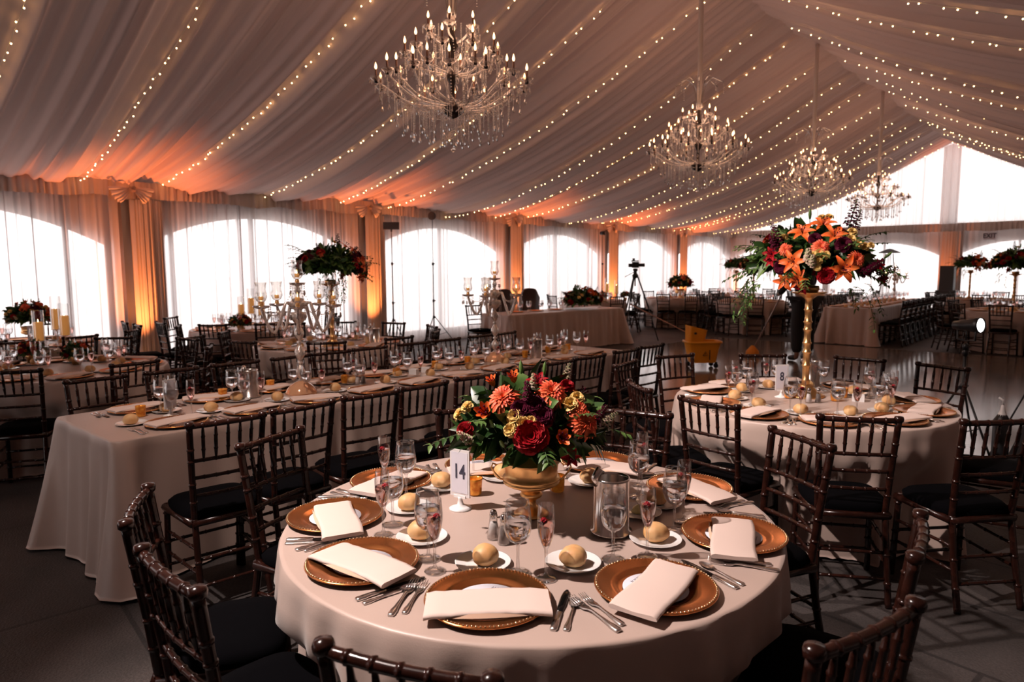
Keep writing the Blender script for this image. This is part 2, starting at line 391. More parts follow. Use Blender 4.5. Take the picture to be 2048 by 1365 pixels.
# solid drapes on the aisle side and behind the camera
def drape_wall(name, p, q, seed):
    p = Vector(p); q = Vector(q); L = (q-p).length; d = (q-p)/L; nrm = Vector((-d.y, d.x, 0)); wv = Waves(seed, .15, .5)
    mb = MB(); mb.grid(int(L/.05), 2, lambda i, j: tuple(p+d*(L*i)+nrm*(.03*wv(L*i))+Vector((0, 0, 5.6*j if name == 'wall_back' else 3.0*j)))); struct(name, mb.mesh(name, 'drape'))
drape_wall('wall_right', (EX, YE, 0), (EX, YB, 0), 71); 
def back_wall():   # drape behind the camera; its wide opening is added to admit fill light
    mb = MB(); wv = Waves(72, .15, .5); xa, xb, zd = -8.7, -5.3, 2.4
    def run(x0, x1, z0, z1): mb.grid(max(2, int(abs(x1-x0)/.05)), 2, lambda i, j: (x0+(x1-x0)*i, YB+.03*wv(x0+(x1-x0)*i), z0+(z1-z0)*j))
    run(EX, xb, 0, 5.6); run(xa, WX, 0, 5.6); run(xb, xa, zd, 5.6); struct('wall_back', mb.mesh('wall_back', 'drape'))
back_wall()

def curtain(p, q, z0, z1, seed, amp=.045, lab='', gathered=True, mat='sheer', ztop=None, step=.022):
    p = Vector(p); q = Vector(q); L = (q-p).length; d = (q-p)/L; nrm = Vector((-d.y, d.x, 0)); wv = Waves(seed, .07, .45, 12); wb = Waves(seed+50, .5, 1.5, 6)
    def fn(i, j):
        s = L*i; a = amp*(.7+.5*wb(s)*.5)*(1-.35*j)
        zt = ztop(p+d*s) if ztop else z1
        return tuple(p+d*(s+.012*wv(s*1.7+3))+nrm*(a*.6*wv(s))+Vector((0, 0, z0+(zt-z0)*j)))
    mb = MB(); mb.grid(int(L/step), 7, fn)
    return tag(ob('curtain', mb.mesh('curtain', mat)), lab, 'curtain')
cl = ['sheer white curtain on the left wall behind the camera side', 'sheer white curtain at the left edge of the photo, before the first orange-lit post',
      'sheer white curtain between the first and second orange-lit posts', 'sheer white curtain behind the two tall thin light stands',
      'sheer white curtain behind the head table and its pair of dark chairs', 'sheer white curtain behind the video camera tripod',
      'sheer white curtain of the last left wall window before the corner']
for b in range(7):
    y = Y0+BAY*(b-2); curtain((WX+.16, y+.14, 0), (WX+.16, y+BAY-.10, 0), .06, 2.74, 10+b, lab=cl[b])
el = ['sheer end wall curtain in the far left corner', 'sheer end wall curtain behind the tall flowers and patio heater', 'sheer end wall curtain under the EXIT sign', 'sheer end wall curtain farthest right']
for b in range(4): curtain((WX+EW*b+.1, YE-.16, 0), (WX+EW*(b+1)-.1, YE-.16, 0), .06, 2.74, 30+b, lab=el[b], step=.04)
def gz(p):
    h = (RX-WX); u = 1-abs(p.x-RX)/h; return ZE+(ZR-ZE)*u+.02
c = curtain((WX+.02, YE-.10, 0), (EX-.02, YE-.10, 0), 2.86, 3, 40, lab='bright sheer gable drape filling the triangle above the end wall', mat='gable_sheer', ztop=gz, step=.035, amp=.07)
curtain((RX-.25, YE-.24, 0), (RX+.25, YE-.24, 0), 2.88, 3, 41, lab='gathered sheer band down the middle of the bright gable', mat='gable_sheer', ztop=lambda p: gz(p)-.12, step=.015, amp=.06)
curtain((-8.75, YB+.14, 0), (-5.25, YB+.14, 0), .06, 2.46, 55, lab='sheer curtain over the added fill-light opening behind the camera')
# the drape posts and leg drapes
def valance(p, q, z, lab, seed):
    p = Vector(p); q = Vector(q); L = (q-p).length; d = (q-p)/L; nrm = Vector((-d.y, d.x, 0)); wv = Waves(seed, .05, .16, 12); wb = Waves(seed+9, .6, 2.2, 5)
    def fn(i, j):
        s = L*i; return tuple(p+d*s+nrm*(.018*wv(s)*(.4+.6*(1-j)))+Vector((0, 0, z-.25*(1-j)+.012*wb(s)*(1-j))))
    mb = MB(); mb.grid(int(L/.018), 5, fn); tag(ob('valance', mb.mesh('valance', 'valance')), lab, 'valance')
for b in range(7):
    y = Y0+BAY*(b-2)
    valance((WX+.26, y, 0), (WX+.26, y+BAY, 0), ZE+.02, 'gathered cloth valance along the left eave, %s bay from the back of the tent' % ORD[b], 60+b)
valance((WX+.2, YE-.2, 0), (EX, YE-.2, 0), 2.90, 'gathered cloth valance across the end wall below the gable', 77)
ru = MB()
for sd in (-1, 1):
    ru.grid(34, 7, lambda i, j: (.02+.055*sin(pi*j)+.016*sin(30*i)*j, sd*(.02+.30*j*(1-i*.55)), -.015-.27*j**.8*sin(pi*.5*i)*(1.15-.35*j)+.012*sin(26*i+j*3)))
ru.grid(16, 8, lambda i, j: (.03+.05*sin(pi*j)*(1+.25*sin(25*i)), .055*sin(pi*j)*cos(2*pi*i), .02-.05+.055*sin(pi*j)*sin(2*pi*i)), cu=True)
RU = ru.mesh('rosette', 'valance')
dr = MB(); wv = Waves(91, .04, .12, 8)
dr.grid(46, 8, lambda i, j: (.10*sin(pi*i)+.014*wv(i*.8), -.30+.62*i*(1-.0*j), .03+2.62*j))

pm('drape_soft', (.66, .58, .55), .9)
DR = dr.mesh('leg_drape', 'drape_soft')
po = MB(); po.box((0, 0, 1.45), (.12, .13, 2.9)); PO = po.mesh('tent_post', 'alu')
up = MB(); up.lathe([(0, .0), (.09, 0), (.09, .05), (.075, .16), (.085, .17), (.07, .17), (.0, .165)], 16); up.lathe([(0, .172), (.068, .172)], 16, 1); UP = up.mesh('uplight', ['black', 'uplight_face'])
for b in range(-1, 6):
    y = Y0+BAY*b
    nm = ORD[b+1]
    one('tent_post', PO, 'metal tent leg behind the curtains at the left wall, %s from the back' % nm, 'post', (WX+.07, y+.02, 0))
    one('rosette', RU, 'gathered cloth rosette on the left eave at the %s leg from the back' % nm, 'rosette', (WX+.29, y+.05, ZE-.07))
    one('leg_drape', DR, 'narrow gathered drape beside the left wall leg, %s from the back' % nm, 'drape', (WX+.20, y+.27, 0), 0, scale=(1, .75, 1))
    one('uplight', UP, 'small round floor uplight glowing orange at the left wall, %s from the back' % nm, 'uplight', (WX+.48, y-.05, 0))
    light('SPOT', 'orange_uplight', (WX+.50, y-.05, .19), 430, (1.0, .25, .06), .05, target=(WX+.42, y, 2.9), spot=66, blend=.9)
one('uplight', UP, 'small round floor uplight glowing orange at the middle of the end wall', 'uplight', (RX, YE-.55, 0))
light('SPOT', 'orange_uplight', (RX, YE-.52, .19), 420, (1.0, .22, .045), .05, target=(RX, YE-.3, 2.9), spot=40, blend=.9)
one('leg_drape', DR, 'gathered drape down the centre of the end wall', 'drape', (RX+.1, YE-.22, 0), -pi/2)
wy = MB(); wy.box((0, 0, 1.45), (.13, .12, 2.9)); one('tent_post', wy.mesh('tent_post', 'alu'), 'metal tent leg at the middle of the end wall', 'post', (RX, YE-.06, 0))

# ------------------------------------------------------------------ fairy lights
bl = MB(); bl.ball((0, 0, 0), .0075, 6, 4); BL = bl.mesh('bulb', 'fairy')
def string(side, w, k, lab, u0=.02, u1=.97):
    t = thing('string_lights', lab, 'string lights', (0, 0, 0), 0, 'fairy light strings under the tent lining')
    rnd = random.Random(int(w*100)+side)
    P = []; n = 60
    for i in range(n+1):
        u = u0+(u1-u0)*i/n; x, y, z = roof(u, w, side); P.append((x, y, z-.045-.012*abs(sin(i*1.3))))
    mb = MB(); mb.tube(P, .0022, 4); ob('wire', mb.mesh('wire', 'wire'), t)
    m = 46
    for i in range(m):
        u = u0+(u1-u0)*(i+.5+.35*(rnd.random()-.5)*2)/m; x, y, z = roof(min(.985, u), w, side)
        ob('bulb', BL, t, (x, y+rnd.uniform(-.025, .025), z-.062-.015*rnd.random()))
fr = (.16, .50, .80); cL = cR = 0
for b in range(-1, 5):
    for f in fr:
        w = Y0+BAY*(b+f)
        string(-1, w, 0, 'string of warm fairy lights on the left roof slope, %s from the near end' % (ORD[cL] if cL < len(ORD) else 'last')); cL += 1
        if b >= 0:
            string(1, w, 0, 'string of warm fairy lights on the right roof slope, %s from the near end' % (ORD[cR] if cR < len(ORD) else 'last'), .05, .97); cR += 1

# ------------------------------------------------------------------ chandeliers
def chandelier(src=None):
    t = thing('chandelier', 'crystal chandelier', 'chandelier')
    rnd = random.Random(5)
    # origin at the bottom hub; z up
    c = MB(); c.lathe([(0, -.06), (.03, -.05), (.075, -.02), (.085, .02), (.05, .05), (.02, .08), (.018, .2), (.045, .24), (.05, .28), (.02, .32), (.018, .45), (.05, .50), (.035, .55), (.02, .60), (.022, .7), (.03, .74), (.0, .76)], 16)
    ob('column', c.mesh('column', 'dark_crystal'), t)
    am = {}
    def arm(r, h0, h1):
        mb = MB(); P = []
        for i in range(15):
            s = i/14; rr = .03+(r-.03)*s; z = h0 + (h1-h0)*s**2.2 - .055*sin(pi*min(1, s*1.25))*(r/.6) + .05*sin(pi*s)*(1-s)
            P.append((rr, .035*sin(2*pi*s)*(r/.6), z))
        mb.tube(P, [.0085-.003*(i/14) for i in range(15)], 6); return mb.mesh('arm', 'crystal_thin')
    bo = MB(); bo.lathe([(.006, -.012), (.02, -.004), (.045, .014), (.052, .024), (.047, .02), (.018, .006), (.006, .004)], 10)
    for i in range(7):
        a = 2*pi*i/7; bo.ball((.05*cos(a), .05*sin(a), .008), .006, 5, 4); bo.ball((.05*cos(a), .05*sin(a), -.012), .009, 5, 4, sq=(.6, .6, 1.7))
    bo.lathe([(.0, -.02), (.014, -.018), (.016, 0), (.0, .01)], 8, 1)
    BO = bo.mesh('bobeche', ['crystal_thin', 'dark_crystal'])
    cs = MB(); cs.tube([(0, 0, 0), (0, 0, .075)], .0085, 8); CS = cs.mesh('candle_sleeve', 'candle_sleeve')
    bb = MB(); bb.lathe([(0, 0), (.006, .004), (.0105, .018), (.008, .034), (.003, .050), (0, .058)], 8); BB = bb.mesh('bulb', 'chand_bulb')
    def tier(n, r, h0, h1, ph):
        A = arm(r, h0, h1)
        for i in range(n):
            a = ph+2*pi*i/n; q = ob('arm', A, t, (0, 0, 0), a)
            for m, nm, z in ((BO, 'bobeche', 0), (CS, 'candle_sleeve', .008), (BB, 'bulb', .082)): ob(nm, m, q, (r, 0, h1+z))
    tier(14, .60, .03, .20, .1); tier(8, .46, .05, .26, .4); tier(10, .37, .28, .42, .3); tier(6, .20, .52, .60, .2)
    # plume of glass branches over the top
    pl = MB()
    for i in range(8):
        a = 2*pi*i/8; P = []
        for j in range(10):
            s = j/9; rr = .03+.06*s+.20*s**3; P.append((rr*cos(a), rr*sin(a), .72+.36*sin(min(1, s*1.12)*pi*.56)-.06*max(0, s-.8)*5))
        pl.tube(P, .006, 5)
        for k in range(6): pl.ball((P[-1][0], P[-1][1], P[-1][2]-.02-.022*k), .007, 5, 4)
    ob('plume', pl.mesh('plume', 'plume_glass'), t)
    # hanging strands
    st = []
    for n, L in ((9, 0), (13, 0), (17, 0)):
        mb = MB()
        for k in range(n): mb.ball((0, 0, -.013*k), .0058, 5, 4)
        z = -.013*n; mb.lathe([(0, z+.004), (.006, z-.01), (.012, z-.028), (.009, z-.042), (0, z-.05)], 6, 0, smooth=False); st.append(mb.mesh('crystal_strand', 'crystal_bead'))
    for ring, n, r, z in ((0, 12, .585, .18), (1, 16, .46, .10), (2, 18, .33, .03), (1, 12, .22, .0), (2, 8, .10, -.02), (1, 14, .52, .24), (0, 12, .38, .40), (1, 10, .27, .36), (0, 10, .30, .46), (0, 7, .20, .60), (1, 6, .13, .50), (2, 12, .40, .06)):
        for i in range(n):
            a = 2*pi*(i+.3*(r > .4))/n+r*7; ob('crystal_strand', st[ring], t, (r*cos(a), r*sin(a), z+.02*rnd.random()))
    # bead swags between the arms and the hub
    sw = MB()
    for i in range(24):
        a = 2*pi*i/24; r1, r2 = (.56, .10); 
        for k in range(22):
            s = k/21; rr = r1+(r2-r1)*s; z = .17+(-.02-.17)*s-.07*sin(pi*s); sw.ball((rr*cos(a), rr*sin(a), z), .0052, 5, 3)
    for i in range(10):
        a = 2*pi*i/10
        for k in range(16):
            s = k/15; rr = .39+(.07-.39)*s; z = .38+(.52-.38)*s-.10*sin(pi*s); sw.ball((rr*cos(a), rr*sin(a), z), .005, 5, 3)
    for k in range(14): sw.ball((0, 0, -.07-.014*k), .0055, 5, 4)
    ob('bead_swag', sw.mesh('bead_swag', 'crystal_bead'), t)
    fb = MB(); fb.ball((0, 0, -.30), .019, 10, 8); ob('crystal_ball', fb.mesh('crystal_ball', 'crystal'), t)
    ro = MB(); ro.tube([(0, 0, .70), (.002, 0, 1.2), (-.002, 0, 1.9), (0, 0, 2.47)], [.028, .030, .031, .032], 10); ob('cloth_sleeve', ro.mesh('cloth_sleeve', 'valance'), t, label='pale cloth sleeve over the hanging chain')
    return t
thin_glass('plume_glass', (.8, .72, .70), .55, .95, .1); pm('dark_crystal', (.06, .045, .045), .15, .5); pm('candle_sleeve', (.30, .14, .09), .35)
thin_glass('crystal_bead', (.85, .80, .78), .45, .95, .12)
CH = chandelier()
cn = ['nearest and largest crystal chandelier with candle bulbs, upper middle of the photo', 'second crystal chandelier along the ridge, right of the nearest one', 'third crystal chandelier along the ridge, above the tall red and orange flowers', 'farthest crystal chandelier, dark against the bright gable']
for k in range(4):
    y = Y0+BAY*k; place(CH, (RX, y, 2.87), k*.4, cn[k], 'crystal chandeliers along the ridge')
    light('POINT', 'chandelier_glow', (RX, y, 3.36), 26, (1.0, .55, .34), .5)
# ------------------------------------------------------------------ chiavari chair
def bar(mb, p, q, r, rings=(), n=8, rr=1.28, taper=1.0):
    """a turned bamboo-style bar with raised rings at the given fractions"""
    st = [(0, 1)]
    L = (Vector(q)-Vector(p)).length; e = .005/L
    for s in rings: st += [(s-e*2.6, 1), (s-e*1.0, 1), (s-e*.55, rr), (s+e*.55, rr), (s+e*1.0, 1), (s+e*2.6, 1)]
    st.append((1, 1)); p = Vector(p); q = Vector(q)
    mb.tube([p+(q-p)*s for s, _ in st], [r*k*(1+(taper-1)*s) for s, k in st], n)
def chair_parts():
    M = {}
    KX, KY = .172, -.235
    for sx, nm in ((-1, 'rl'), (1, 'rr')):
        mb = MB(); P = [(.163*sx, -.262, 0), (.158*sx, -.215, .22), (.153*sx, -.178, .44), (.160*sx, -.196, .62), (KX*sx, KY, .905)]
        Q = []; rad = []
        Pv = [Vector(p) for p in P]
        for i in range(41):
            s = i/40*4; k = min(3, int(s)); t = s-k
            a, b = Pv[k], Pv[k+1]; Q.append(a+(b-a)*t); rad.append(.0155)
        for zt in (.80, .72, .63, .535, .44, .24, .12):
            j = min(range(1, len(Q)), key=lambda i: abs(Q[i].z-zt)); c = Q[j]; u = (Q[min(j+1, len(Q)-1)]-Q[j-1]).normalized()
            Q[j:j+1] = [c-u*.010, c-u*.0045, c-u*.003, c+u*.003, c+u*.0045, c+u*.010]; rad[j:j+1] = [.0155, .0155, .0182, .0182, .0155, .0155]
        mb.tube(Q, rad, 8); mb.lathe([(.0155, .898), (.021, .903), (.0225, .915), (.019, .926), (.0, .929)], 10, X=Matrix.Translation((KX*sx, KY, 0))); M[nm] = mb.mesh('leg', 'mahogany')
    for sx, nm in ((-1, 'fl'), (1, 'fr')):
        mb = MB(); bar(mb, (.190*sx, .172, 0), (.182*sx, .155, .43), .0155, (.28, .42, .56, .92)); M[nm] = mb.mesh('leg', 'mahogany')
    mb = MB()
    C = [(-.188, .172), (.188, .172), (.165, -.185), (-.165, -.185)]
    for i in range(4):
        a, b = C[i], C[(i+1) % 4]; mb.tube([(a[0], a[1], .425), (b[0], b[1], .425)], .019, 8)
    mb.add([(x, y, .437) for x, y in C], [(0, 1, 2, 3)], smooth=False); M['frame'] = mb.mesh('seat_frame', 'mahogany')
    def cu(i, j):
        a = 2*pi*i; sx = abs(cos(a))**.45*(1 if cos(a) > 0 else -1); sy = abs(sin(a))**.45*(1 if sin(a) > 0 else -1)
        ring = [(.0, .045), (.6, .046), (.9, .040), (1.0, .022), (.985, .0)][j]
        y = sy*.187*ring[0]; x = sx*(.195-.018*(sy < 0)*abs(sy))*ring[0]; return (x, y-.005, .444+ring[1])
    mb = MB(); mb.grid(32, 5, lambda i, j: cu(i, round(j*4)), cu=True); M['cushion'] = mb.mesh('cushion', 'black_cushion')
    def post(z):  # centre of the rear posts at height z
        s = (z-.62)/(.905-.62) if z > .62 else (z-.44)/(.18)
        return (.160+.012*s, -.196-.039*s) if z > .62 else (.153+.007*s, -.178-.018*s)
    for nm, z, r in (('top', .905, .014), ('r1', .735, .0098), ('r2', .650, .0095), ('r3', .560, .0095)):
        x, y = post(z); mb = MB(); bow = .012
        P = []; rad = []; S = [(0, 1)]
        for g in range(1, 6):
            S += [(g/6-.083, .96), (g/6-.026, .99), (g/6-.013, .99), (g/6-.009, 1.18), (g/6+.009, 1.18), (g/6+.013, .99), (g/6+.026, .99)]
        S.append((1, 1))
        for s, k in S: P.append((-x+2*x*s, y-bow*sin(pi*s), z)); rad.append(r*k)
        mb.tube(P, rad, 8); M[nm] = mb.mesh('top_rail' if nm == 'top' else 'back_rail', 'mahogany')
    (xt, yt), (xb, yb) = post(.9), post(.735)
    M['sp'] = []
    for k in range(5):
        f = (k+1)/6*2-1; mb = MB(); b = -.012*sin(pi*(f+1)/2); p = (xb*f, yb+b, .738); q = (xt*f, yt+b, .898)
        p, q = Vector(p), Vector(q)
        mb.tube([p+(q-p)*s for s in (0, .12, .27, .30, .33, .5, .67, .70, .73, .88, 1)], [.005, .0072, .0088, .0112, .0088, .0092, .0088, .0112, .0088, .0072, .005], 7); M['sp'].append(mb.mesh('spindle', 'mahogany'))
    M['st'] = []
    for p, q in (((-.186, .164, .12), (.186, .164, .12)), ((-.185, .16, .245), (.185, .16, .245)), ((-.161, -.234, .13), (.161, -.234, .13)), ((-.157, -.206, .25), (.157, -.206, .25)),
                 ((-.161, -.222, .19), (-.187, .162, .19)), ((.161, -.222, .19), (.187, .162, .19)), ((-.155, -.20, .30), (-.184, .16, .30)), ((.155, -.20, .30), (.184, .16, .30))):
        mb = MB(); bar(mb, p, q, .0085, (.2, .5, .8), 7); M['st'].append(mb.mesh('stretcher', 'mahogany'))
    return M
CP = chair_parts()
def build_chair():
    t = thing('chiavari_chair', 'chair', 'chair')
    for k in ('rl', 'rr', 'fl', 'fr'): ob('leg', CP[k], t)
    ob('seat_frame', CP['frame'], t); ob('cushion', CP['cushion'], t); ob('top_rail', CP['top'], t)
    for k in ('r1', 'r2', 'r3'): ob('back_rail', CP[k], t)
    for m in CP['sp']: ob('spindle', m, t)
    for m in CP['st']: ob('stretcher', m, t)
    return t
CHAIR = build_chair()
def join(name, meshes, mats):
    mb = MB()
    for me, mi in meshes:
        n = len(me.vertices); co = np.empty(n*3); me.vertices.foreach_get('co', co)
        mb.add([tuple(c) for c in co.reshape(-1, 3)], [tuple(p.vertices) for p in me.polygons], mi)
    return mb.mesh(name, mats)
FARCH = join('chiavari_chair', [(CP[k], 0) for k in ('rl', 'rr', 'fl', 'fr', 'frame', 'top', 'r1', 'r2', 'r3')]+[(CP['cushion'], 1)]+[(m, 0) for m in CP['sp']]+[(m, 0) for m in CP['st']], ['mahogany', 'black_cushion'])
def chair(kx, ky, facing, lab, group=None, far=False, shift=0):
    """(kx, ky) is the middle of the top rail, facing the way the sitter looks (degrees)"""
    a = R(facing); x = kx+(.235+shift)*cos(a); y = ky+(.235+shift)*sin(a)
    if far: return one('chiavari_chair', FARCH, lab, 'chair', (x, y, 0), a-pi/2, group)
    return place(CHAIR, (x, y, 0), a-pi/2, lab, group)

# ------------------------------------------------------------------ tablecloths
def cloth(name, per, seed, lab, cx, cy_, dents=(), fold=.035, group=None, corner=None, top=.76, step=.018, flare=.05, cat='tablecloth'):
    """per(s) -> (x, y, nx, ny) around the table edge, s 0..1; length given by per.L"""
    L = per.L; n = int(L/step); w1 = Waves(seed, .13, .42, 10); w2 = Waves(seed+7, .5, 1.3, 5)
    D = [0, .006, .02, .05, .1, .16, .23, .31, .39, .47, .55, .63, .69, .725, .745, .75]
    V = []; F = []; m = len(D)
    for i in range(n):
        s = i/n; x, y, nx, ny = per(s); S = s*L
        blend = 1
        f1 = w1(S)*(1-smooth(.96, 1, s))+w1(S-L)*smooth(.96, 1, s); f2 = w2(S)*(1-smooth(.9, 1, s))+w2(S-L)*smooth(.9, 1, s)
        for d in D:
            q = d/.75; o = .006*min(1, d/.02)+flare*q**1.3+fold*(q**.78)*(.55*f1+.35*f2)+fold*.3*q
            if corner: o += corner(s)*(q**1.6+.9*q**.8*f1*.8)
            z = top-d if d else top
            px, py = x+nx*o, y+ny*o
            for (ax, ay, hw, dep) in dents:
                dx, dy = x-ax, y-ay; dd = sqrt(dx*dx+dy*dy)
                wgt = (1-smooth(hw, hw+.13, dd))*smooth(.16, .30, d)
                if wgt > 0: oo = min(o, -dep); px += nx*(oo-o)*wgt; py += ny*(oo-o)*wgt
            if d >= .745: z = .012+.006*abs(f1)
            V.append((px, py, z))
    for i in range(n):
        for j in range(m-1): a = i*m+j; b = ((i+1) % n)*m+j; F.append((a, a+1, b+1, b))
    mb = MB(); mb.add(V, F)
    # top surface: inner loop pulled in, then one polygon
    k = len(mb.v); T = []
    for i in range(n):
        x, y, nx, ny = per(i/n); T.append((x-nx*.012, y-ny*.012, top+.0012))
    mb.v.extend(T)
    for i in range(n): mb.f.append((i*m, ((i+1) % n)*m, k+(i+1) % n, k+i)); mb.m.append(0); mb.s.append(True)
    mb.f.append(tuple(range(k, k+n))); mb.m.append(0); mb.s.append(False)
    return tag(ob(name, mb.mesh(name, 'satin')), lab, cat, group)
class Circle:
    def __init__(s, cx, cy_, r): s.c = (cx, cy_, r); s.L = 2*pi*r
    def __call__(s, t): a = 2*pi*t; cx, cy_, r = s.c; return cx+r*cos(a), cy_+r*sin(a), cos(a), sin(a)
class Rect:
    def __init__(s, cx, cy_, lx, ly, rot=0, rad=.04):
        s.p = (cx, cy_, rot); s.rad = rad; hx, hy = lx/2-rad, ly/2-rad; s.segs = []
        arc = pi/2*rad
        for (a, b, n) in (((hx+rad, -hy), (hx+rad, hy), 0), ((hx, hy+rad), (-hx, hy+rad), 90), ((-hx-rad, hy), (-hx-rad, -hy), 180), ((-hx, -hy-rad), (hx, -hy-rad), 270)):
            s.segs.append(('l', a, b, n, sqrt((a[0]-b[0])**2+(a[1]-b[1])**2)))
            c = {0: (hx, hy), 90: (-hx, hy), 180: (-hx, -hy), 270: (hx, -hy)}[n]; s.segs.append(('a', c, None, n, arc))
        s.L = sum(q[4] for q in s.segs)
        s.corners = []; t = 0
        for q in s.segs:
            if q[0] == 'a': s.corners.append((t+q[4]/2)/s.L)
            t += q[4]
    def __call__(s, t):
        d = (t % 1)*s.L
        for k, a, b, n, l in s.segs:
            if d <= l or (k == 'a' and n == 270):
                f = min(1, d/l)
                if k == 'l': x, y = a[0]+(b[0]-a[0])*f, a[1]+(b[1]-a[1])*f; an = R(n)
                else: an = R(n+90*f); x, y = a[0]+s.rad*cos(an), a[1]+s.rad*sin(an)
                break
            d -= l
        cx, cy_, r = s.p; c, q = cos(r), sin(r); nx, ny = cos(an), sin(an)
        return cx+x*c-y*q, cy_+x*q+y*c, nx*c-ny*q, nx*q+ny*c
    def corner(s, amp, width=.16):
        def f(t):
            return sum(amp*math.exp(-((min(abs(t-c), 1-abs(t-c))*s.L)/width)**2) for c in s.corners)
        return f
TB = MB(); TB.lathe([(0, .728), (.80, .728), (.80, .748), (0, .748)], 40); 
for a in range(4): TB.tube([(.45*cos(pi/4+a*pi/2), .45*sin(pi/4+a*pi/2), 0), (.45*cos(pi/4+a*pi/2), .45*sin(pi/4+a*pi/2), .73)], .015, 6)
TBM = TB.mesh('banquet_table', 'plastic_white')
def round_table(cx, cy_, seed, name, group=None, dents=(), fold=.035):
    cloth('tablecloth', Circle(cx, cy_, .83), seed, name, cx, cy_, dents, fold, group)
def seat_dent(kx, ky, facing):
    a = R(facing); return (kx+.33*cos(a), ky+.33*sin(a), .17, .10)

# ------------------------------------------------------------------ tableware
def mk(fn, name, mats):
    mb = MB(); fn(mb); return mb.mesh(name, mats)
def f_goblet(mb):
    mb.lathe([(0, .003), (.036, .002), (.0375, .0035), (.030, .006), (.012, .010), (.0048, .018), (.0040, .05), (.0048, .082), (.008, .09), (.022, .098), (.0335, .112), (.0395, .133), (.0400, .152), (.0375, .178), (.0335, .205), (.0325, .214), (.0318, .214)], 24)
def f_water(mb): mb.lathe([(0, .0925), (.007, .0935), (.0205, .1005), (.0318, .1135), (.0377, .1335), (.0382, .1520), (.0375, .1605), (.0, .1605)], 20)
def f_flute(mb):
    mb.lathe([(0, .003), (.030, .002), (.0315, .0035), (.024, .006), (.009, .010), (.0042, .02), (.0038, .06), (.0050, .088), (.011, .098), (.0205, .125), (.0245, .155), (.0240, .185), (.0215, .215), (.0208, .2165)], 22)
def f_wine(mb): mb.lathe([(0, .0935), (.0095, .0995), (.0188, .1255), (.0226, .1548), (.0225, .166), (0, .166)], 18)
GOB = mk(f_goblet, 'glass', 'glassware'); WAT = mk(f_water, 'water', 'water'); FLU = mk(f_flute, 'glass', 'glassware'); WIN = mk(f_wine, 'sparkling_wine', 'rose_wine')
def f_rasp(mb):
    rnd = random.Random(2)
    for i in range(26):
        b = math.acos(1-2*(i+.5)/26); a = i*2.4; r = .0088; mb.ball((r*sin(b)*cos(a), r*sin(b)*sin(a), r*cos(b)*1.1), .0034, 5, 4)
    mb.ball((0, 0, 0), .0088, 8, 6)
RAS = mk(f_rasp, 'raspberry', 'raspberry')
def goblet(): t = thing('water_goblet', 'g', 'glass'); ob('glass', GOB, t); ob('water', WAT, t); return t
def flute(): t = thing('champagne_flute', 'f', 'glass'); ob('glass', FLU, t); ob('sparkling_wine', WIN, t); return t
GOBT, FLUT = goblet(), flute()
GOBF = join('water_goblet', [(GOB, 0), (WAT, 1)], ['glassware', 'water']); FLUF = join('champagne_flute', [(FLU, 0), (WIN, 1), ], ['glassware', 'rose_wine'])
def f_charger(mb):
    mb.lathe([(0, .004), (.095, .004), (.103, .006), (.112, .012), (.122, .013), (.150, .016), (.158, .0185), (.164, .018), (.165, .015), (.158, .012), (.118, .006), (.10, .0), (0, .0)], 64)
    for i in range(92):
        a = 2*pi*i/92; mb.ball((.159*cos(a), .159*sin(a), .0187), .0036, 6, 4, 1)
CHG = mk(f_charger, 'charger_plate', ['copper', 'copper_bead'])
def f_bplate(mb): mb.lathe([(0, .004), (.048, .004), (.058, .007), (.080, .0125), (.0825, .0130), (.082, .0115), (.058, .004), (.05, 0), (0, 0)], 36)
BPL = mk(f_bplate, 'bread_plate', 'porcelain')
def f_roll(mb, seed=1):
    r = random.Random(seed); a0 = r.random()*6; w = Waves(seed, .6, 2.5, 6)
    def fn(i, j):
        a = 2*pi*i; b = pi*j; rr = .039*(1+.05*w(a)*sin(b)+.03*sin(2*a+a0)); z = cos(b)
        z = .027*z if z < 0 else .034*z
        cut = .003*math.exp(-((sin(b)*cos(a-a0)*.039/.009))**2)*(z > .01)*(seed % 2)
        return (rr*sin(b)**.9*cos(a), rr*sin(b)**.9*sin(a)*1.03, .024+z-cut)
    mb.grid(26, 14, fn, cu=True)
ROLLS = [mk(lambda m, s=s: f_roll(m, s), 'bread_roll', 'bread') for s in (1, 2, 3, 4)]
def f_menu(mb):
    mb.lathe([(0, 0), (.088, 0), (.088, .001), (0, .001)], 40)
    for k in range(6): mb.box((0, -.040-.0060*k, .0014), (.055-.005*abs(k-1), .0012, .0004), 1)
    for x0 in (-.014, .0, .014): 
        mb.tube([(x0-.005, .052, .0013), (x0-.002, .070, .0013), (x0+.002, .054, .0013), (x0+.005, .070, .0013)], .0008, 4, 1)
MEN = mk(f_menu, 'menu_card', ['card', 'ink'])
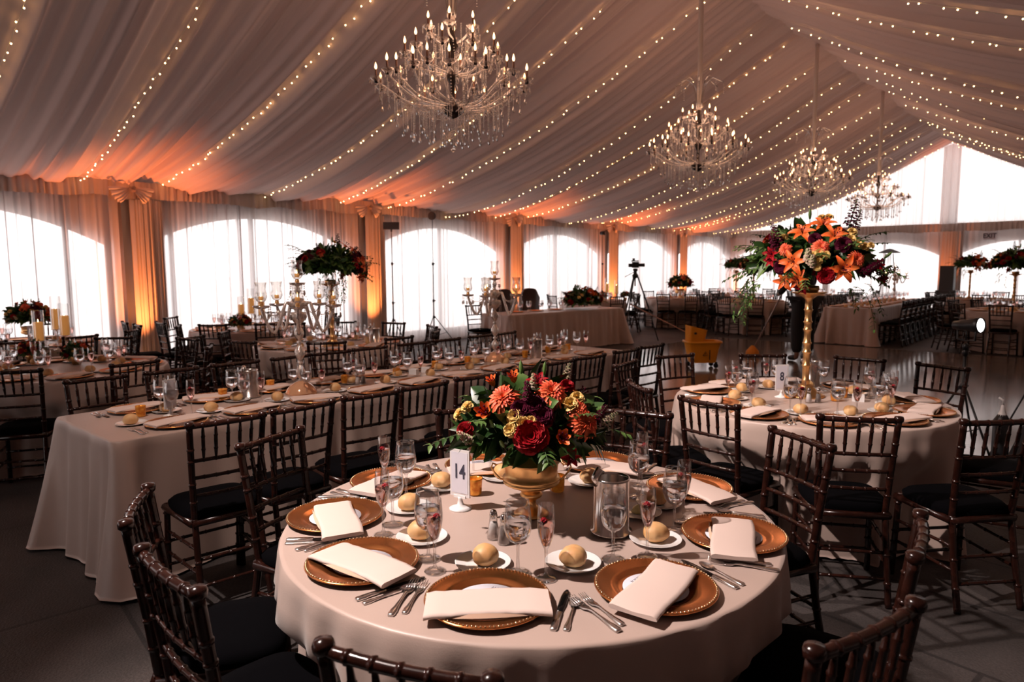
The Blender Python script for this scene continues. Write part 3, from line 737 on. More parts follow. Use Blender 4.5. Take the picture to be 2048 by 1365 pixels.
def f_napkin(mb, seed=0, L=.315, Wd=.125):
    """a folded napkin: three soft layers laid across the charger, one long side rolled open"""
    w = Waves(seed+20, .08, .3, 6)
    prof = [(-Wd/2, .0), (-Wd/2-.006, .004), (-Wd/2-.004, .011), (-Wd/2+.006, .0135), (0, .0125), (Wd/2-.012, .0135), (Wd/2, .010), (Wd/2+.001, .004), (Wd/2-.012, .0015)]
    n = 15
    def sag(x):
        e = abs(x); return -.004*smooth(.13, .155, e)-.013*smooth(.157, .168, e)*0
    def fn(i, j):
        s = i*2-1; x = s*L/2; y, z = prof[round(j*8)]; y += .004*sin(3*s+seed)+(.010*s*(seed % 3-1)); z += .0008*w(x*3+y*2)
        return (x, y, z+.0195+sag(x))
    mb.grid(n, 9, fn, cv=False)
    for sgn in (-1, 1):
        o = len(mb.v); pts = [(sgn*L/2, *fn((sgn+1)/2, k/8)[1:]) for k in range(9)]; mb.v.extend(pts)
        mb.f.append(tuple(range(o, o+9)) if sgn > 0 else tuple(range(o, o+9))[::-1]); mb.m.append(0); mb.s.append(False)
    # inner open fold
    mb.grid(9, 3, lambda i, j: (-L*.42+L*.78*i, -Wd/2-.004-.008*sin(pi*min(1, i*1.05))*j, .0215+.009*(1-j)*sin(pi*i)), 1)
NAP = [mk(lambda m, s=s: f_napkin(m, s), 'napkin', ['napkin', 'napkin_inner']) for s in range(4)]
def cutlery_path(mb, pts, mi=0):
    """pts: (y, half width, z, half thickness)"""
    V = []; F = []
    for y, w, z, t in pts: V += [(-w, y, z-t), (w, y, z-t), (w*.8, y, z+t), (-w*.8, y, z+t)]
    for i in range(len(pts)-1):
        a = i*4
        for k in range(4): F.append((a+k, a+(k+1) % 4, a+4+(k+1) % 4, a+4+k))
    F.append((3, 2, 1, 0)); e = (len(pts)-1)*4; F.append((e, e+1, e+2, e+3)); mb.add(V, F, mi)
HND = [(-.10, .0075, .0035, .002), (-.093, .0105, .0040, .0026), (-.082, .0095, .0040, .0024), (-.078, .0105, .004, .0026), (-.06, .0072, .0042, .0022), (-.02, .0042, .006, .0018), (.005, .0038, .0075, .0017)]
def f_fork(mb):
    cutlery_path(mb, HND+[(.018, .006, .007, .0013), (.03, .0120, .0045, .0011), (.045, .0130, .0035, .0010), (.052, .0130, .0037, .0010)])
    for k in range(4):
        x = -.0105+.007*k; mb.tube([(x, .050, .0037), (x, .070, .0050), (x*.95, .092, .0085), (x*.93, .098, .0100)], [.0018, .0017, .0012, .0006], 5)
def f_spoon(mb):
    cutlery_path(mb, HND+[(.03, .0040, .0075, .0014)])
    mb.grid(16, 5, lambda i, j: (.0185*j*cos(2*pi*i)*(1-.12*sin(2*pi*i)), .060+.031*j*sin(2*pi*i), .0095-.0075*(1-j*j)), cu=True)
    mb.grid(16, 5, lambda i, j: (.0185*j*cos(2*pi*i)*(1-.12*sin(2*pi*i)), .060+.031*j*sin(2*pi*i), .0085-.0075*(1-j*j)), cu=True)
def f_knife(mb):
    cutlery_path(mb, HND[:4]+[(-.06, .0085, .0045, .003), (-.015, .0080, .0045, .003)])
    cutlery_path(mb, [(-.015, .0070, .0045, .0012), (.02, .0105, .0045, .0010), (.07, .0110, .0045, .0009), (.095, .0085, .0045, .0007), (.108, .0035, .0045, .0006)], 1)
FRK = mk(f_fork, 'fork', 'silver'); SPN = mk(f_spoon, 'spoon', 'silver'); KNF = mk(f_knife, 'knife', ['silver', 'dark_blade'])
def f_votive(mb):
    mb.lathe([(0, .003), (.023, .003), (.026, .008), (.029, .06), (.0305, .066), (.0285, .066), (.026, .056), (.0235, .02), (0, .018)], 20)
VOT = mk(f_votive, 'glass_cup', 'amber'); 
def f_vc(mb): mb.lathe([(0, .036), (.021, .036), (.0225, .03), (.021, .0185), (0, .0185)], 14)
VC = mk(f_vc, 'tea_light', 'wax')
def f_fl(mb): mb.lathe([(0, .036), (.0035, .041), (.0015, .050), (0, .055)], 6)
FLM = mk(f_fl, 'flame', 'flame')
def votive():
    t = thing('votive_candle', 'v', 'candle'); ob('glass_cup', VOT, t); c = ob('tea_light', VC, t); ob('flame', FLM, c); return t
VOTT = votive()
def shaker(mat, name):
    t = thing(name, 's', 'shaker'); mb = MB()
    mod = lambda a, j: 1-.06*abs(sin(4*a)) if j < 6 else 1
    mb.lathe([(0, .001), (.021, .0015), (.0215, .008), (.0165, .04), (.0125, .068), (.0118, .073)], 24, mod=mod); ob('glass_body', mb.mesh('glass_body', 'glassware'), t)
    mb = MB(); mb.lathe([(0, .004), (.018, .005), (.0145, .036), (.0115, .055), (0, .055)], 16); ob('filling', mb.mesh('filling', mat), t)
    mb = MB(); mb.lathe([(.0128, .070), (.0135, .076), (.0125, .087), (.008, .095), (0, .098)], 14); ob('cap', mb.mesh('cap', 'chrome'), t); return t
SALT, PEP = shaker('salt', 'salt_shaker'), shaker('pepper', 'pepper_shaker')
def text_mesh(s, size, mat, name='number', ext=.0006, sx=1.0):
    c = bpy.data.curves.new(name, 'FONT'); c.body = s; c.size = size; c.align_x = 'CENTER'; c.align_y = 'CENTER'; c.extrude = ext; c.offset = size*.018
    o = bpy.data.objects.new(name, c); COL.objects.link(o); dg = bpy.context.evaluated_depsgraph_get(); me = bpy.data.meshes.new_from_object(o.evaluated_get(dg)); me.name = name
    bpy.data.objects.remove(o); me.materials.clear(); me.materials.append(MAT[mat]); 
    if sx != 1.0:
        for v in me.vertices: v.co.x *= sx
    return me
def number_stand(txt, loc, rot, lab):
    t = thing('table_number', lab, 'sign', loc, rot)
    mb = MB(); mb.lathe([(0, 0), (.040, 0), (.041, .004), (.028, .009), (.012, .016), (.008, .035), (.010, .045), (0, .046)], 22); mb.box((0, 0, .046), (.05, .012, .010)); ob('base', mb.mesh('base', 'plastic_white'), t)
    mb = MB(); mb.box((0, 0, .132), (.084, .006, .172)); ob('holder', mb.mesh('holder', 'acrylic'), t)
    mb = MB(); mb.box((0, -.0036, .134), (.070, .0008, .150)); p = ob('card', mb.mesh('card', 'card'), t)
    if txt: ob('number', text_mesh(txt, .074 if len(txt) > 1 else .08, 'ink', sx=.72), p, (0, -.0044, .137), (pi/2, 0, 0)); return t
def chiller(loc, lab, handle=0, group=None):
    t = thing('wine_chiller', lab, 'wine chiller', loc, handle, group)
    mb = MB(); mb.lathe([(0, .002), (.062, .002), (.068, .006), (.068, .012), (.058, .016), (.0575, .18), (.0585, .188), (.0555, .188), (.053, .18), (.053, .02), (0, .02)], 40); ob('body', mb.mesh('body', 'steel'), t)
    mb = MB(); mb.tube([(-.056, 0, .165), (-.060, 0, .19), (-.045, 0, .215), (-.03, 0, .205)], [.008, .016, .014, .006], 8); ob('lip', mb.mesh('lip', 'steel'), t); return t

class Setting:
    pass
def setting(cx, cy_, phi, rad, seed, where, detail=2, ov=None, group=None, z=.7615):
    """one place setting: charger, menu, napkin, bread plate with roll, goblet, flute and cutlery.
    phi is the direction (degrees) of the diner from the table middle"""
    ov = ov or {}; rnd = random.Random(seed)
    a = R(phi); er = (cos(a), sin(a)); rt = (-sin(a), cos(a))
    ox, oy = ov.get('charger', (cx+er[0]*rad, cy_+er[1]*rad))
    def P(x, y, zz=0): return (ox+rt[0]*x-er[0]*y, oy+rt[1]*x-er[1]*y, z+zz)
    rot = a+pi/2
    def lab(s): return s if group else s+' '+where
    def grp(s): return (s+' '+group) if group else s+' on the tables'
    def L(s): return (s+' '+group) if group else (s+' '+where)
    one('charger_plate', CHG, L('copper charger plate'), 'charger plate', P(0, 0), rot, grp('charger plates'))
    na = ov.get('nap'); 
    if na is None: nl, nr = P(rnd.uniform(-.02, .02), rnd.uniform(-.03, .0)), rot+rnd.choice((0, .1, -.12, .7, -.6, pi/2+.1))*(.9 if detail > 0 else .3)
    else:
        nl = ((na[0][0]+na[1][0])/2, (na[0][1]+na[1][1])/2, z); nr = atan2(na[1][1]-na[0][1], na[1][0]-na[0][0])
    one('napkin', NAP[seed % 4], L('pale folded napkin'), 'napkin', nl, nr, grp('napkins'))
    if detail >= 2: one('menu_card', MEN, L('round white menu card'), 'menu card', P(0, 0, .0065), rot+rnd.uniform(-.3, .3), grp('menu cards'))
    bp = ov.get('bread'); bp = (*bp, z) if bp else P(-.12+rnd.uniform(-.01, .01), .20+rnd.uniform(-.01, .02))
    one('bread_plate', BPL, L('white bread plate'), 'plate', bp, 0, grp('bread plates'))
    one('bread_roll', ROLLS[seed % 4], L('golden bread roll'), 'bread roll', (bp[0]+rnd.uniform(-.008, .008), bp[1]+rnd.uniform(-.008, .008), z+.004), rnd.random()*6, grp('bread rolls'))
    gp = ov.get('goblet'); gp = (*gp, z) if gp else P(.09+rnd.uniform(-.01, .01), .215+rnd.uniform(-.01, .01))
    fp = ov.get('flute'); fp = (*fp, z) if fp else P(.165+rnd.uniform(-.01, .01), .175+rnd.uniform(-.01, .01))
    if detail >= 1:
        place(GOBT, gp, 0, L('stemmed water goblet'), grp('water goblets')); place(FLUT, fp, 0, L('pink champagne flute'), grp('champagne flutes'))
        ra = rnd.random()*6; one('raspberry', RAS, L('red raspberry in the flute'), 'raspberry', (fp[0]+.010*cos(ra), fp[1]+.010*sin(ra), z+.163), rnd.random(), grp('raspberries'))
    else:
        one('water_goblet', GOBF, L('stemmed water goblet'), 'glass', gp, 0, grp('water goblets')); one('champagne_flute', FLUF, L('pink champagne flute'), 'glass', fp, 0, grp('champagne flutes'))
    if detail >= 1:
        j = lambda: rnd.uniform(-.05, .05)
        one('fork', FRK, L('outer silver dinner fork'), 'fork', P(-.222, -.02), rot+j(), grp('dinner forks'))
        k = one('fork', FRK, L('inner silver salad fork'), 'fork', P(-.193, -.012), rot+j(), grp('salad forks')); k.scale = (.9, .9, .9)
        one('knife', KNF, L('silver table knife'), 'knife', P(.192, -.01), rot+j(), grp('table knives'))
        one('spoon', SPN, L('silver teaspoon'), 'spoon', P(.222, -.02), rot+j(), grp('spoons')).scale = (.85,)*3
# ------------------------------------------------------------------ flowers
def petal(mb, L, Wd, curl, tilt, az, base, mi=0, point=1.0, nu=4, nv=5, cup=.25):
    """petal growing from base, azimuth az, tilt from vertical, curling outward"""
    def fn(i, j):
        s = j; u = i*2-1; w = Wd*(sin(pi*min(1, s**.75*.93))**(.7 if point < 1 else 1.1*point))+.001
        th = tilt+curl*s; r = L*s
        x = r*sin(th); z = r*cos(th)+cup*w*u*u; y = w*u
        return (base[0]+x*cos(az)-y*sin(az), base[1]+x*sin(az)+y*cos(az), base[2]+z)
    mb.grid(nu, nv, fn, mi)
def f_rose(mb, s=.05, layers=6, seed=1):
    r = random.Random(seed); n = [3, 4, 5, 6, 7, 8, 9][:layers]
    for k, c in enumerate(n):
        q = (k+1)/layers
        for i in range(c): petal(mb, s*(.55+.5*q), s*(.22+.40*q), .25+.75*q**2, .05+.62*q+r.uniform(-.06, .06), 2*pi*i/c+k*.9+r.uniform(-.1, .1), (0, 0, -.35*s), point=.5, cup=.55)
def f_chrys(mb, s=.05, seed=1):
    r = random.Random(seed)
    for k, c in enumerate((6, 10, 15, 20, 24, 26)):
        q = k/5
        for i in range(c): petal(mb, s*(.35+.7*q)*r.uniform(.9, 1.1), s*.085, .35+.45*q*r.uniform(.5, 1.3), .08+1.15*q, 2*pi*i/c+k*.5+r.uniform(-.06, .06), (0, 0, -.15*s), point=.9, nu=3, nv=5, cup=.6)
def f_lily(mb, s=.075, seed=1, open_=1.0):
    r = random.Random(seed)
    for i in range(6): petal(mb, s*(1.05 if i % 2 else .98), s*(.24 if i % 2 else .19), (.75+.3*r.random())*open_, .45*open_, 2*pi*i/6+r.uniform(-.08, .08), (0, 0, -.3*s), point=1.0, nu=5, nv=7, cup=.35)
    for i in range(6):
        a = 2*pi*(i+.5)/6; mb.tube([(0, 0, -.25*s), (.12*s*cos(a), .12*s*sin(a), .25*s), (.22*s*cos(a), .22*s*sin(a), .5*s)], .0012, 4, 1); mb.ball((.22*s*cos(a), .22*s*sin(a), .5*s), .0038, 5, 3, 1)
def f_stock(mb, s=.10, seed=1):
    r = random.Random(seed)
    mb.tube([(0, 0, -.3*s), (0, 0, s*1.15)], .0025, 5, 1)
    for i in range(26):
        q = i/25; z = s*(-.1+1.2*q); rr = .030*(1-.75*q)+.004; a = i*2.4
        for k in range(3): petal(mb, .020*(1-.6*q), .010*(1-.5*q), .9, .9, a+(k-1)*.8, (rr*.4*cos(a), rr*.4*sin(a), z), nu=3, nv=3, point=.5)
def f_bud(mb, s=.05, seed=1):
    mb.lathe([(0, -.3*s), (.10*s, -.2*s), (.17*s, .2*s), (.12*s, .6*s), (0, .85*s)], 8); mb.tube([(0, 0, -1.0*s), (0, 0, -.25*s)], .0018, 4, 1)
FL = {'rose': mk(lambda m: f_rose(m, .052, 7), 'rose', 'petal_red'), 'burg': mk(lambda m: f_rose(m, .046, 6, 4), 'rose', 'petal_burgundy'),
      'yrose': mk(lambda m: f_rose(m, .025, 4, 7), 'spray_rose', 'petal_yellow'), 'chrys': mk(lambda m: f_chrys(m, .050), 'chrysanthemum', 'petal_coral'),
      'lily': mk(lambda m: f_lily(m), 'lily', ['petal_orange', 'petal_burgundy']), 'lilybud': mk(lambda m: f_lily(m, .06, 3, .35), 'lily', ['petal_orange', 'petal_burgundy']),
      'stock': mk(lambda m: f_stock(m, .09), 'stock_flower', ['petal_burgundy', 'stem']), 'snap': mk(lambda m: f_stock(m, .075, 5), 'snapdragon', ['petal_pink', 'stem']),
      'bud': mk(f_bud, 'flower_bud', ['leaf_light', 'stem']), 'redlily': mk(lambda m: f_lily(m, .06, 8, .8), 'lily', ['petal_red', 'petal_burgundy'])}
FNAME = {'rose': 'rose', 'burg': 'rose', 'yrose': 'spray_rose', 'chrys': 'chrysanthemum', 'lily': 'lily', 'lilybud': 'lily', 'stock': 'stock_flower', 'snap': 'snapdragon', 'bud': 'flower_bud', 'redlily': 'lily'}
FLAB = {'rose': 'deep red rose', 'burg': 'dark burgundy rose', 'yrose': 'small yellow spray rose', 'chrys': 'coral orange chrysanthemum', 'lily': 'orange lily', 'lilybud': 'half open orange lily', 'stock': 'burgundy stock flower', 'snap': 'pale pink snapdragon', 'bud': 'green flower bud', 'redlily': 'small red lily'}
def leaf(mb, p, d, up, L, Wd, mi, droop=.5, nu=4, nv=5):
    d = d.normalized(); s = d.cross(up).normalized() if d.cross(up).length > .05 else d.cross(Vector((1, 0, 0))).normalized(); n = s.cross(d)
    def fn(i, j):
        t = j; u = i*2-1; w = Wd*sin(pi*min(1, .04+t**.8*.96))*(1-.15*t)
        return tuple(p+d*(L*t)-n*0+s*(w*u)+Vector((0, 0, -droop*L*t*t))+n*(abs(u)*w*.35))
    mb.grid(nu, nv, fn, mi)
def foliage(rx, rz, zlow, n, seed, L=(.07, .11), sprays=10, wide=.42, elo=-.35):
    """leaves over a dome of half-width rx and height rz, skirt leaves hanging down to zlow"""
    r = random.Random(seed); mb = MB()
    for i in range(n):
        q = (i+.5)/n; el = math.asin(1-1.45*q) if 1-1.45*q > -1 else -.45; az = i*2.39996+r.uniform(-.2, .2)
        nn = Vector((cos(az)*cos(el), sin(az)*cos(el), sin(el))); k = r.uniform(.55, .84)
        p = Vector((nn.x*rx*k, nn.y*rx*k, nn.z*(rz if nn.z > 0 else -zlow)*k))
        t = Vector((-sin(az), cos(az), 0))*r.uniform(-1, 1)+Vector((0, 0, 1))*r.uniform(-.9, .6)
        d = nn*.9+t*.9; l = r.uniform(*L); leaf(mb, p, d, nn, l, l*r.uniform(.24, .36), 0 if r.random() < .75 else 1, r.uniform(-.1, .5))
    # rough mossy core hiding the foam
    w = Waves(seed, .8, 3, 5); mb.grid(14, 9, lambda i, j: (rx*.62*sin(pi*j)*cos(2*pi*i)*(1+.08*w(i*6)), rx*.62*sin(pi*j)*sin(2*pi*i), (rz*.7 if j < .5 else -zlow*.75)*cos(pi*j)), 0, cu=True)
    for k in range(sprays):
        az = 2*pi*k/sprays+r.uniform(-.3, .3); el = r.uniform(elo, .8); d = Vector((cos(az)*cos(el), sin(az)*cos(el), sin(el))); p = Vector((d.x*rx*.7, d.y*rx*.7, d.z*rz*.7)); P = [p]
        ln = r.uniform(.5, .85)*rx
        for s in range(8): d = (d+Vector((0, 0, -.07))).normalized(); P.append(P[-1]+d*ln/8)
        mb.tube(P, .0018, 4, 2)
        for s in range(1, 9):
            for sg in (-1, 1):
                sd = d.cross(Vector((0, 0, 1))).normalized()*sg; l = r.uniform(.022, .038)*(1.2-s*.05)*(rx/.27)**.4; leaf(mb, P[s], d*.6+sd*.8+Vector((0, 0, r.uniform(-.3, .3))), Vector((0, 0, 1)), l*1.25, l*wide*.8, r.choice((0, 1)), .3, 3, 4)
    return mb
def vines(mb, pts, seed, ln=(.15, .35)):
    r = random.Random(seed)
    for (x, y, z) in pts:
        P = [Vector((x, y, z))]; d = Vector((x, y, .1)).normalized(); L = r.uniform(*ln)
        for s in range(12): d = (d+Vector((r.uniform(-.25, .25), r.uniform(-.25, .25), -.42))).normalized(); P.append(P[-1]+d*L/12)
        mb.tube(P, .0015, 4, 2)
        for s in range(1, 13):
            for sg in (-1, 1):
                sd = Vector((r.uniform(-1, 1), r.uniform(-1, 1), r.uniform(-.5, .2))); leaf(mb, P[s], sd, Vector((0, 0, 1)), r.uniform(.025, .04), .008, r.choice((0, 1, 1)), .4, 3, 4)
def arrangement(center, rx, rz, zlow, items, seed, nleaf, lab, L=(.07, .11), sprays=12, extra=(), vine=()):
    """items: (kind, px, py, scale): the ray through the pixel meets the dome and the flower sits there"""
    t = thing('flower_arrangement', lab, 'flowers', center); mb = foliage(rx, rz, zlow, nleaf, seed, L, sprays, elo=.15 if rx < .3 else -.2)
    if vine: vines(mb, vine, seed+3)
    ob('foliage', mb.mesh('foliage', ['leaf', 'leaf_light', 'stem']), t); c = Vector(center); o = Vector(CAM); rnd = random.Random(seed)
    def put(kind, p, nn, s, k):
        q = nn.to_track_quat('Z', 'Y').to_euler(); e = ob(FNAME[kind], FL[kind], t, p, (q.x, q.y, q.z)); e.scale = (s, s, s); e['label'] = FLAB[kind]
    for kind, px, py, s in items:
        d = ray(px, py); A = Vector((d.x/rx, d.y/rx, d.z/rz)); B = Vector(((o.x-c.x)/rx, (o.y-c.y)/rx, (o.z-c.z)/rz)); a, b, g = A.dot(A), 2*A.dot(B), B.dot(B)-1
        D = b*b-4*a*g; tt = (-b-sqrt(D))/(2*a) if D > 0 else -b/(2*a)
        p = (o+d*tt-c)*1.07; nn = Vector((p.x/rx**2, p.y/rx**2, p.z/rz**2)).normalized()
        if kind in ('stock', 'snap', 'bud'): nn = (nn+Vector((0, 0, .7))).normalized()
        else: nn = (nn*1.0+(-d)*.5+Vector((0, 0, .12))).normalized()
        put(kind, p, nn, s, 0)
    for i in range(extra):   # the side turned away from the camera
        az = atan2(c.y, c.x)+rnd.uniform(-1.5, 1.5); el = rnd.uniform(-.1, 1.0); nn = Vector((cos(az)*cos(el), sin(az)*cos(el), sin(el)))
        p = Vector((nn.x*rx, nn.y*rx, nn.z*rz)); put(rnd.choice(('rose', 'burg', 'chrys', 'lily', 'yrose', 'yrose', 'stock')), p*.97, nn, rnd.uniform(.85, 1.1), 0)
    return t
T14 = (-1.492, 1.775); T8 = (-1.46, 4.53)
LOW = arrangement((T14[0]-.01, T14[1]+.02, .76+.285), .245, .20, .12, [
    ('chrys', 1010, 800, 1.15), ('chrys', 1101, 789, 1.15), ('chrys', 1164, 846, 1.1), ('chrys', 1152, 822, .8), ('burg', 1085, 835, .8), ('redlily', 1075, 770, .7), ('lilybud', 991, 775, .75), ('rose', 1062, 872, 1.08), ('rose', 936, 862, .62), ('rose', 1131, 776, .5),
    ('lilybud', 980, 832, 1.1), ('lilybud', 1117, 876, .95), ('redlily', 1136, 912, .6), ('yrose', 926, 831, 1.0), ('yrose', 941, 817, .95), ('yrose', 1032, 836, 1.1), ('yrose', 1024, 861, .95), ('yrose', 1050, 850, 1.1), ('yrose', 1063, 846, .9),
    ('yrose', 1137, 812, 1.1), ('yrose', 1150, 800, 1.0), ('stock', 1056, 808, .75), ('burg', 1044, 822, .8), ('burg', 1068, 816, .9), ('stock', 1184, 840, .6), ('snap', 1200, 850, .7), ('snap', 1128, 762, .6), ('snap', 945, 880, .6),
    ('snap', 1066, 778, .5), ('bud', 1044, 752, 1.0), ('bud', 1087, 752, .9), ('bud', 1010, 890, .8), ('bud', 991, 853, .7), ('lilybud', 1030, 768, .8)], 11, 330,
    'low dome of orange, red and yellow flowers with glossy leaves on the front round table', L=(.065, .12), sprays=9, extra=14)
TALLC = (-1.53, 4.68, .76+.87)
TALL = arrangement(TALLC, .39, .27, .17, [
    ('lily', 1606, 468, 1.12), ('lily', 1645, 453, 1.17), ('lily', 1667, 474, 1.09), ('lily', 1588, 524, 1.17), ('lily', 1683, 537, 1.24), ('lily', 1572, 560, 0.93), ('lily', 1596, 558, 0.93), ('redlily', 1605, 572, 0.86),
    ('chrys', 1640, 496, 1.16), ('chrys', 1708, 519, 1.12), ('chrys', 1573, 500, 0.87), ('burg', 1684, 490, 1.12), ('rose', 1651, 551, 1.00), ('burg', 1566, 534, 1.04), ('burg', 1630, 480, 0.87),
    ('yrose', 1638, 506, 1.11), ('yrose', 1626, 512, 1.04), ('yrose', 1650, 511, 1.04), ('yrose', 1637, 523, 0.89), ('yrose', 1634, 535, 0.89), ('yrose', 1700, 467, 1.18), ('yrose', 1698, 481, 1.18), ('yrose', 1711, 490, 1.11), ('yrose', 1724, 495, 1.11), ('yrose', 1735, 493, 0.89),
    ('yrose', 1571, 478, 1.04), ('yrose', 1643, 440, 1.11), ('yrose', 1656, 439, 1.11), ('stock', 1695, 452, 1.48), ('stock', 1703, 462, 1.18), ('stock', 1562, 488, 1.18), ('stock', 1556, 498, 1.04), ('snap', 1617, 520, 1.11), ('snap', 1624, 528, 0.96), ('stock', 1728, 540, 1.18), ('stock', 1718, 545, 1.04),
    ('redlily', 1548, 510, 1.01), ('redlily', 1547, 522, 0.86), ('redlily', 1746, 531, 0.94), ('redlily', 1754, 555, 1.08), ('bud', 1620, 440, 1.33), ('bud', 1762, 515, 1.11), ('bud', 1584, 552, 1.11), ('bud', 1760, 538, 1.18), ('stock', 1749, 548, 1.11)], 23, 620,
    'huge dome of orange lilies, red and yellow flowers above table 8', L=(.075, .13), sprays=26, extra=26,
    vine=[(-.30, -.16, -.10), (-.26, -.22, -.12), (-.22, -.27, -.12), (-.33, -.08, -.10), (-.28, -.19, -.06), (.24, .1, -.14), (.28, .2, -.12), (-.24, -.24, -.10), (-.2, -.3, -.12), (.2, .16, -.15)])
USED.update((LOW.name, TALL.name))
for T in (LOW, TALL):
    KIDS[T.name] = list(T.children)
    for ch in KIDS[T.name]: KIDS[ch.name] = []
def pedestal_bowl(loc, lab):
    t = thing('pedestal_bowl', lab, 'bowl', loc)
    mb = MB(); mb.lathe([(0, 0), (.060, 0), (.062, .006), (.050, .014), (.030, .022), (.018, .034), (.016, .05), (.022, .058), (.036, .066), (.040, .074), (.034, .084), (.020, .090), (.030, .096)], 36); ob('foot', mb.mesh('foot', 'gold'), t)
    mb = MB(); mb.lathe([(.028, .094), (.060, .100), (.084, .110), (.098, .118), (.100, .124), (.094, .127), (.100, .131), (.1005, .137), (.093, .141), (.092, .160), (.095, .185), (.101, .193), (.104, .196), (.100, .196), (.090, .184), (.085, .150), (0, .12)], 40); b = ob('basin', mb.mesh('basin', 'gold'), t)
    for sx in (-1, 1):
        mb = MB(); mb.tube([(.090*sx, 0, .125), (.108*sx, 0, .128), (.128*sx, 0, .150), (.140*sx, 0, .170), (.134*sx, 0, .185), (.12*sx, 0, .178)], .0035, 6); ob('handle', mb.mesh('handle', 'gold'), t)
    return t
PB = pedestal_bowl((T14[0]-.01, T14[1]+.02, .7615), 'gold pedestal bowl holding the low flowers on the front round table'); PB.rotation_euler = (0, 0, YAW)
def tall_stand(mat='gold'):
    t = thing('flower_stand', 'st', 'flower stand')
    mb = MB(); mb.lathe([(0, 0), (.122, 0), (.124, .008), (.112, .014), (.085, .030), (.060, .055), (.048, .066), (.050, .072), (.038, .078), (.0, .08)], 40); ob('base', mb.mesh('base', mat), t)
    prof = [(.026, .076), (.024, .10)]
    z = .10
    for k, h in enumerate((.10, .09, .06, .09, .05, .08, .08)):
        prof += [(.0265, z+.003), (.029, z+.007), (.0265, z+.011), (.0225, z+.016), (.0205 if k % 2 else .022, z+h*.5), (.0225, z+h-.006)]; z += h
    prof += [(.030, z), (.034, z+.01)]
    mb = MB(); mb.lathe(prof, 24); ob('column', mb.mesh('column', mat), t)
    mb = MB(); mb.lathe([(.03, .655), (.05, .668), (.09, .682), (.108, .690), (.106, .694), (.06, .69), (.0, .68)], 36); mb.lathe([(0, .68), (.05, .69), (.062, .715), (.058, .735), (0, .74)], 20); ob('dish', mb.mesh('dish', mat), t); return t
TS = tall_stand()

